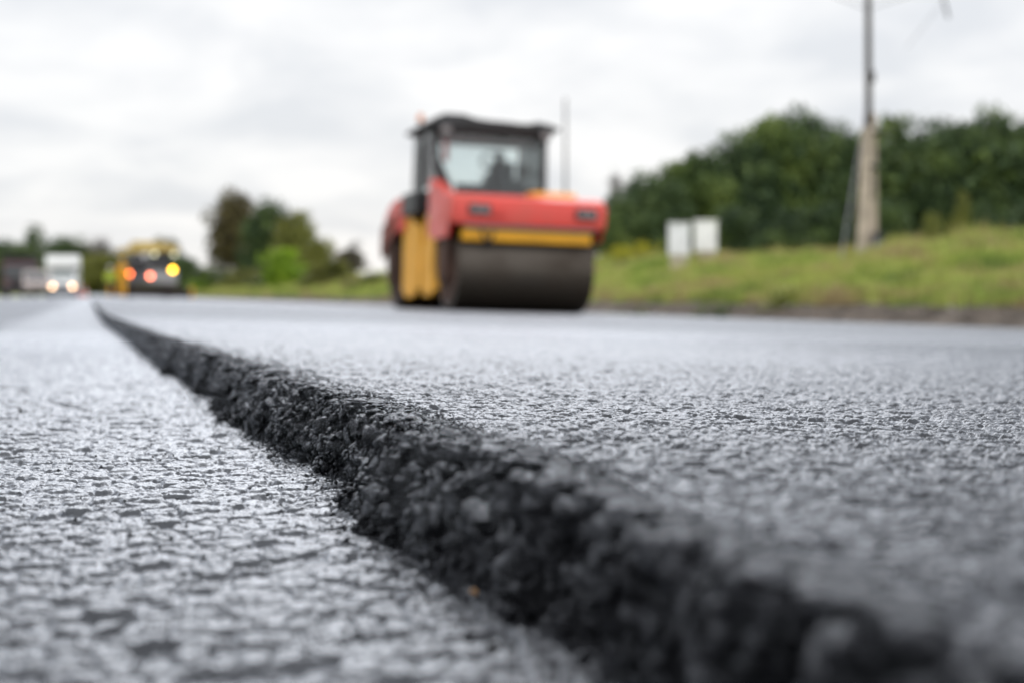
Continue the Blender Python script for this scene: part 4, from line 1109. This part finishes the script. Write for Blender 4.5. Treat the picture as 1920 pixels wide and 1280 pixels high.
# ------------------------------------------------------------------ white cabinets on the bank
def cabinet(px, top, bot, d, label, m, rot, w_=.78):
    X, Yq = W(px, d); zg = gz1(X, Yq); zt = Z(top, d); zb = Z(bot, d)
    t = empty('utility_cabinet', (X, Yq, zg), (0, 0, rot), label=label, cat='cabinet')
    zt -= zg; zb = max(zb - zg, .04)
    part('body', m, t, B(-w_ / 2, w_ / 2, -.2, .2, zb, zt, bev=.03))
    part('roof', m, t, B(-w_ / 2 - .03, w_ / 2 + .03, -.25, .23, zt + .003, zt + .05, bev=.015))
    dr = part('door', m, t, B(-w_ / 2 + .05, w_ / 2 - .05, -.215, -.203, zb + .06, zt - .06, bev=.004))
    part('handle', P_grey, dr, B(w_ / 2 - .14, w_ / 2 - .11, -.245, -.216, (zb + zt) / 2 - .07, (zb + zt) / 2 + .07, bev=.005))
    part('plinth', mat('plinth_stone', (.45, .40, .30), .9, var=.2), t, B(-w_ / 2 + .05, w_ / 2 - .05, -.17, .17, -.25, zb - .002, bev=.01))
P_w2 = mat('greyish_white_paint', (.84, .85, .88), .5, var=.06, vscale=2)
cabinet(1273, 422, 480, 42, 'greyish white metal cabinet, the left and lower of the pair on the bank', P_w2, R(-22), .62)
cabinet(1323, 417, 473, 42.5, 'bright white metal cabinet, the right of the pair on the bank', P_wht, R(-22), .66)

# ------------------------------------------------------------------ utility poles and wires
P_conc = mat('pale_concrete', (.50, .42, .34), .9, var=.15, vscale=3, dirt=(.24, .21, .18), dscale=2, damt=.6, bump=.2, bscale=30)
P_wood = mat('tarred_wood', (.045, .036, .030), .85, var=.3, vscale=5)
def pole(px, d, label, full=True):
    X, Yq = W(px, d); zg = gz1(X, Yq)
    t = empty('utility_pole', (X, Yq, zg), (0, 0, R(-18)), label=label, cat='utility pole')
    top = 6.45 if not full else 8.0
    if full:
        zj = Z(212, d) - zg
        for x0, x1, nm in ((-.17, -.04, 'left'), (.12, .10, 'right')):
            bm = bmesh.new()
            a = [(x0 - .12, -.12), (x0 + .12, -.12), (x0 + .12, .12), (x0 - .12, .12)]; b = [(x1 - .11, -.09), (x1 + .11, -.09), (x1 + .11, .09), (x1 - .11, .09)]
            y0 = -.13 if nm == 'left' else .13
            A_ = [bm.verts.new((p[0], p[1] + y0, -.3)) for p in a]; B_ = [bm.verts.new((p[0], p[1] + y0 * .9, zj - (0 if nm == 'right' else .35))) for p in b]
            bm.faces.new(A_[::-1]); bm.faces.new(B_)
            for i in range(4): bm.faces.new((A_[i], A_[(i + 1) % 4], B_[(i + 1) % 4], B_[i]))
            bmesh.ops.bevel(bm, geom=bm.edges[:], offset=.015, segments=1, affect='EDGES')
            bm_obj('concrete_stub', bm, P_conc, t)
        part('stay_wire', P_grey, t, C((-.62, 0, -.1), (-.02, 0, zj + .2), .022, seg=6))
        part('binding', P_blk, t, C((.03, 0, zj - .5), (.03, 0, zj - .42), .20, seg=16), C((.03, 0, zj - 1.3), (.03, 0, zj - 1.22), .23, seg=16))
        box = part('meter_box', P_blk, t, B(.03, .27, -.40, -.26, -.02, .52, bev=.02))
        part('round_plate', P_grey, box, C((.15, -.415, .26), (.15, -.402, .26), .10, seg=24))
        part('timber_pole', P_wood, t, C((.03, 0, zj - 2.0), (.0, 0, top), .088, .07, seg=16), smooth=True)
        part('bracket', P_blk, t, B(.06, .16, -.05, .05, Z(145, d) - zg - .12, Z(145, d) - zg + .12, bev=.01))
    else:
        part('timber_pole', P_wood, t, C((0, 0, -.3), (0, 0, top), .065, .035, seg=16), smooth=True)
    za = top - .9 if full else top - .25
    if full:
        part('crossarm', P_wood, t, B(-.85, .85, -.10, -.02, za, za + .09, bev=.01))
        for x in (-.8, -.35, .35, .8):
            part('insulator', mat('porcelain', (.35, .33, .30), .2) if x == -.8 else bpy.data.materials['porcelain'], t, C((x, -.06, za + .09), (x, -.06, za + .24), .035, .05, seg=12, bev=.01), smooth=True)
    return X, Yq, zg + za + .2
p1 = pole(1627, 33.0, 'tall timber utility pole on twin concrete stubs standing on the bank')
p2 = pole(1060, 53.5, 'thin distant utility pole rising behind the roller', False)
M_wire = mat('wire_grey', (.10, .10, .11), .6)
def wire(a, b, sag, label):
    bm = bmesh.new(); n = 16; pts = []
    for i in range(n + 1):
        t_ = i / n; pts.append(Vector(a).lerp(Vector(b), t_) - Vector((0, 0, sag * 4 * t_ * (1 - t_))))
    for i in range(n): limb(bm, pts[i], pts[i + 1], .011, .011, 5)
    o = bm_obj('overhead_wire', bm, M_wire); tag(o, label, 'wire', 'wires from the near pole')
def P3(px, y, d):
    X, Yq = W(px, d); return (X, Yq, Z(y, d))
top1 = P3(1627, 18, 33)
wire(top1, P3(1250, -150, 24), .05, 'thin overhead wire leading left from the near utility pole')
wire(top1, P3(2050, -140, 26), .05, 'thin overhead wire leading right from the near utility pole')
bm = bmesh.new()
limb(bm, P3(1762, -30, 30), P3(1778, 34, 30), .022, .03, 6)
limb(bm, P3(1768, 4, 30), P3(1700, 90, 30), .006, .006, 5)
o = bm_obj('hanging_wire', bm, M_wire); tag(o, 'short slack wire end hanging beside the utility pole at the top of the frame', 'wire')
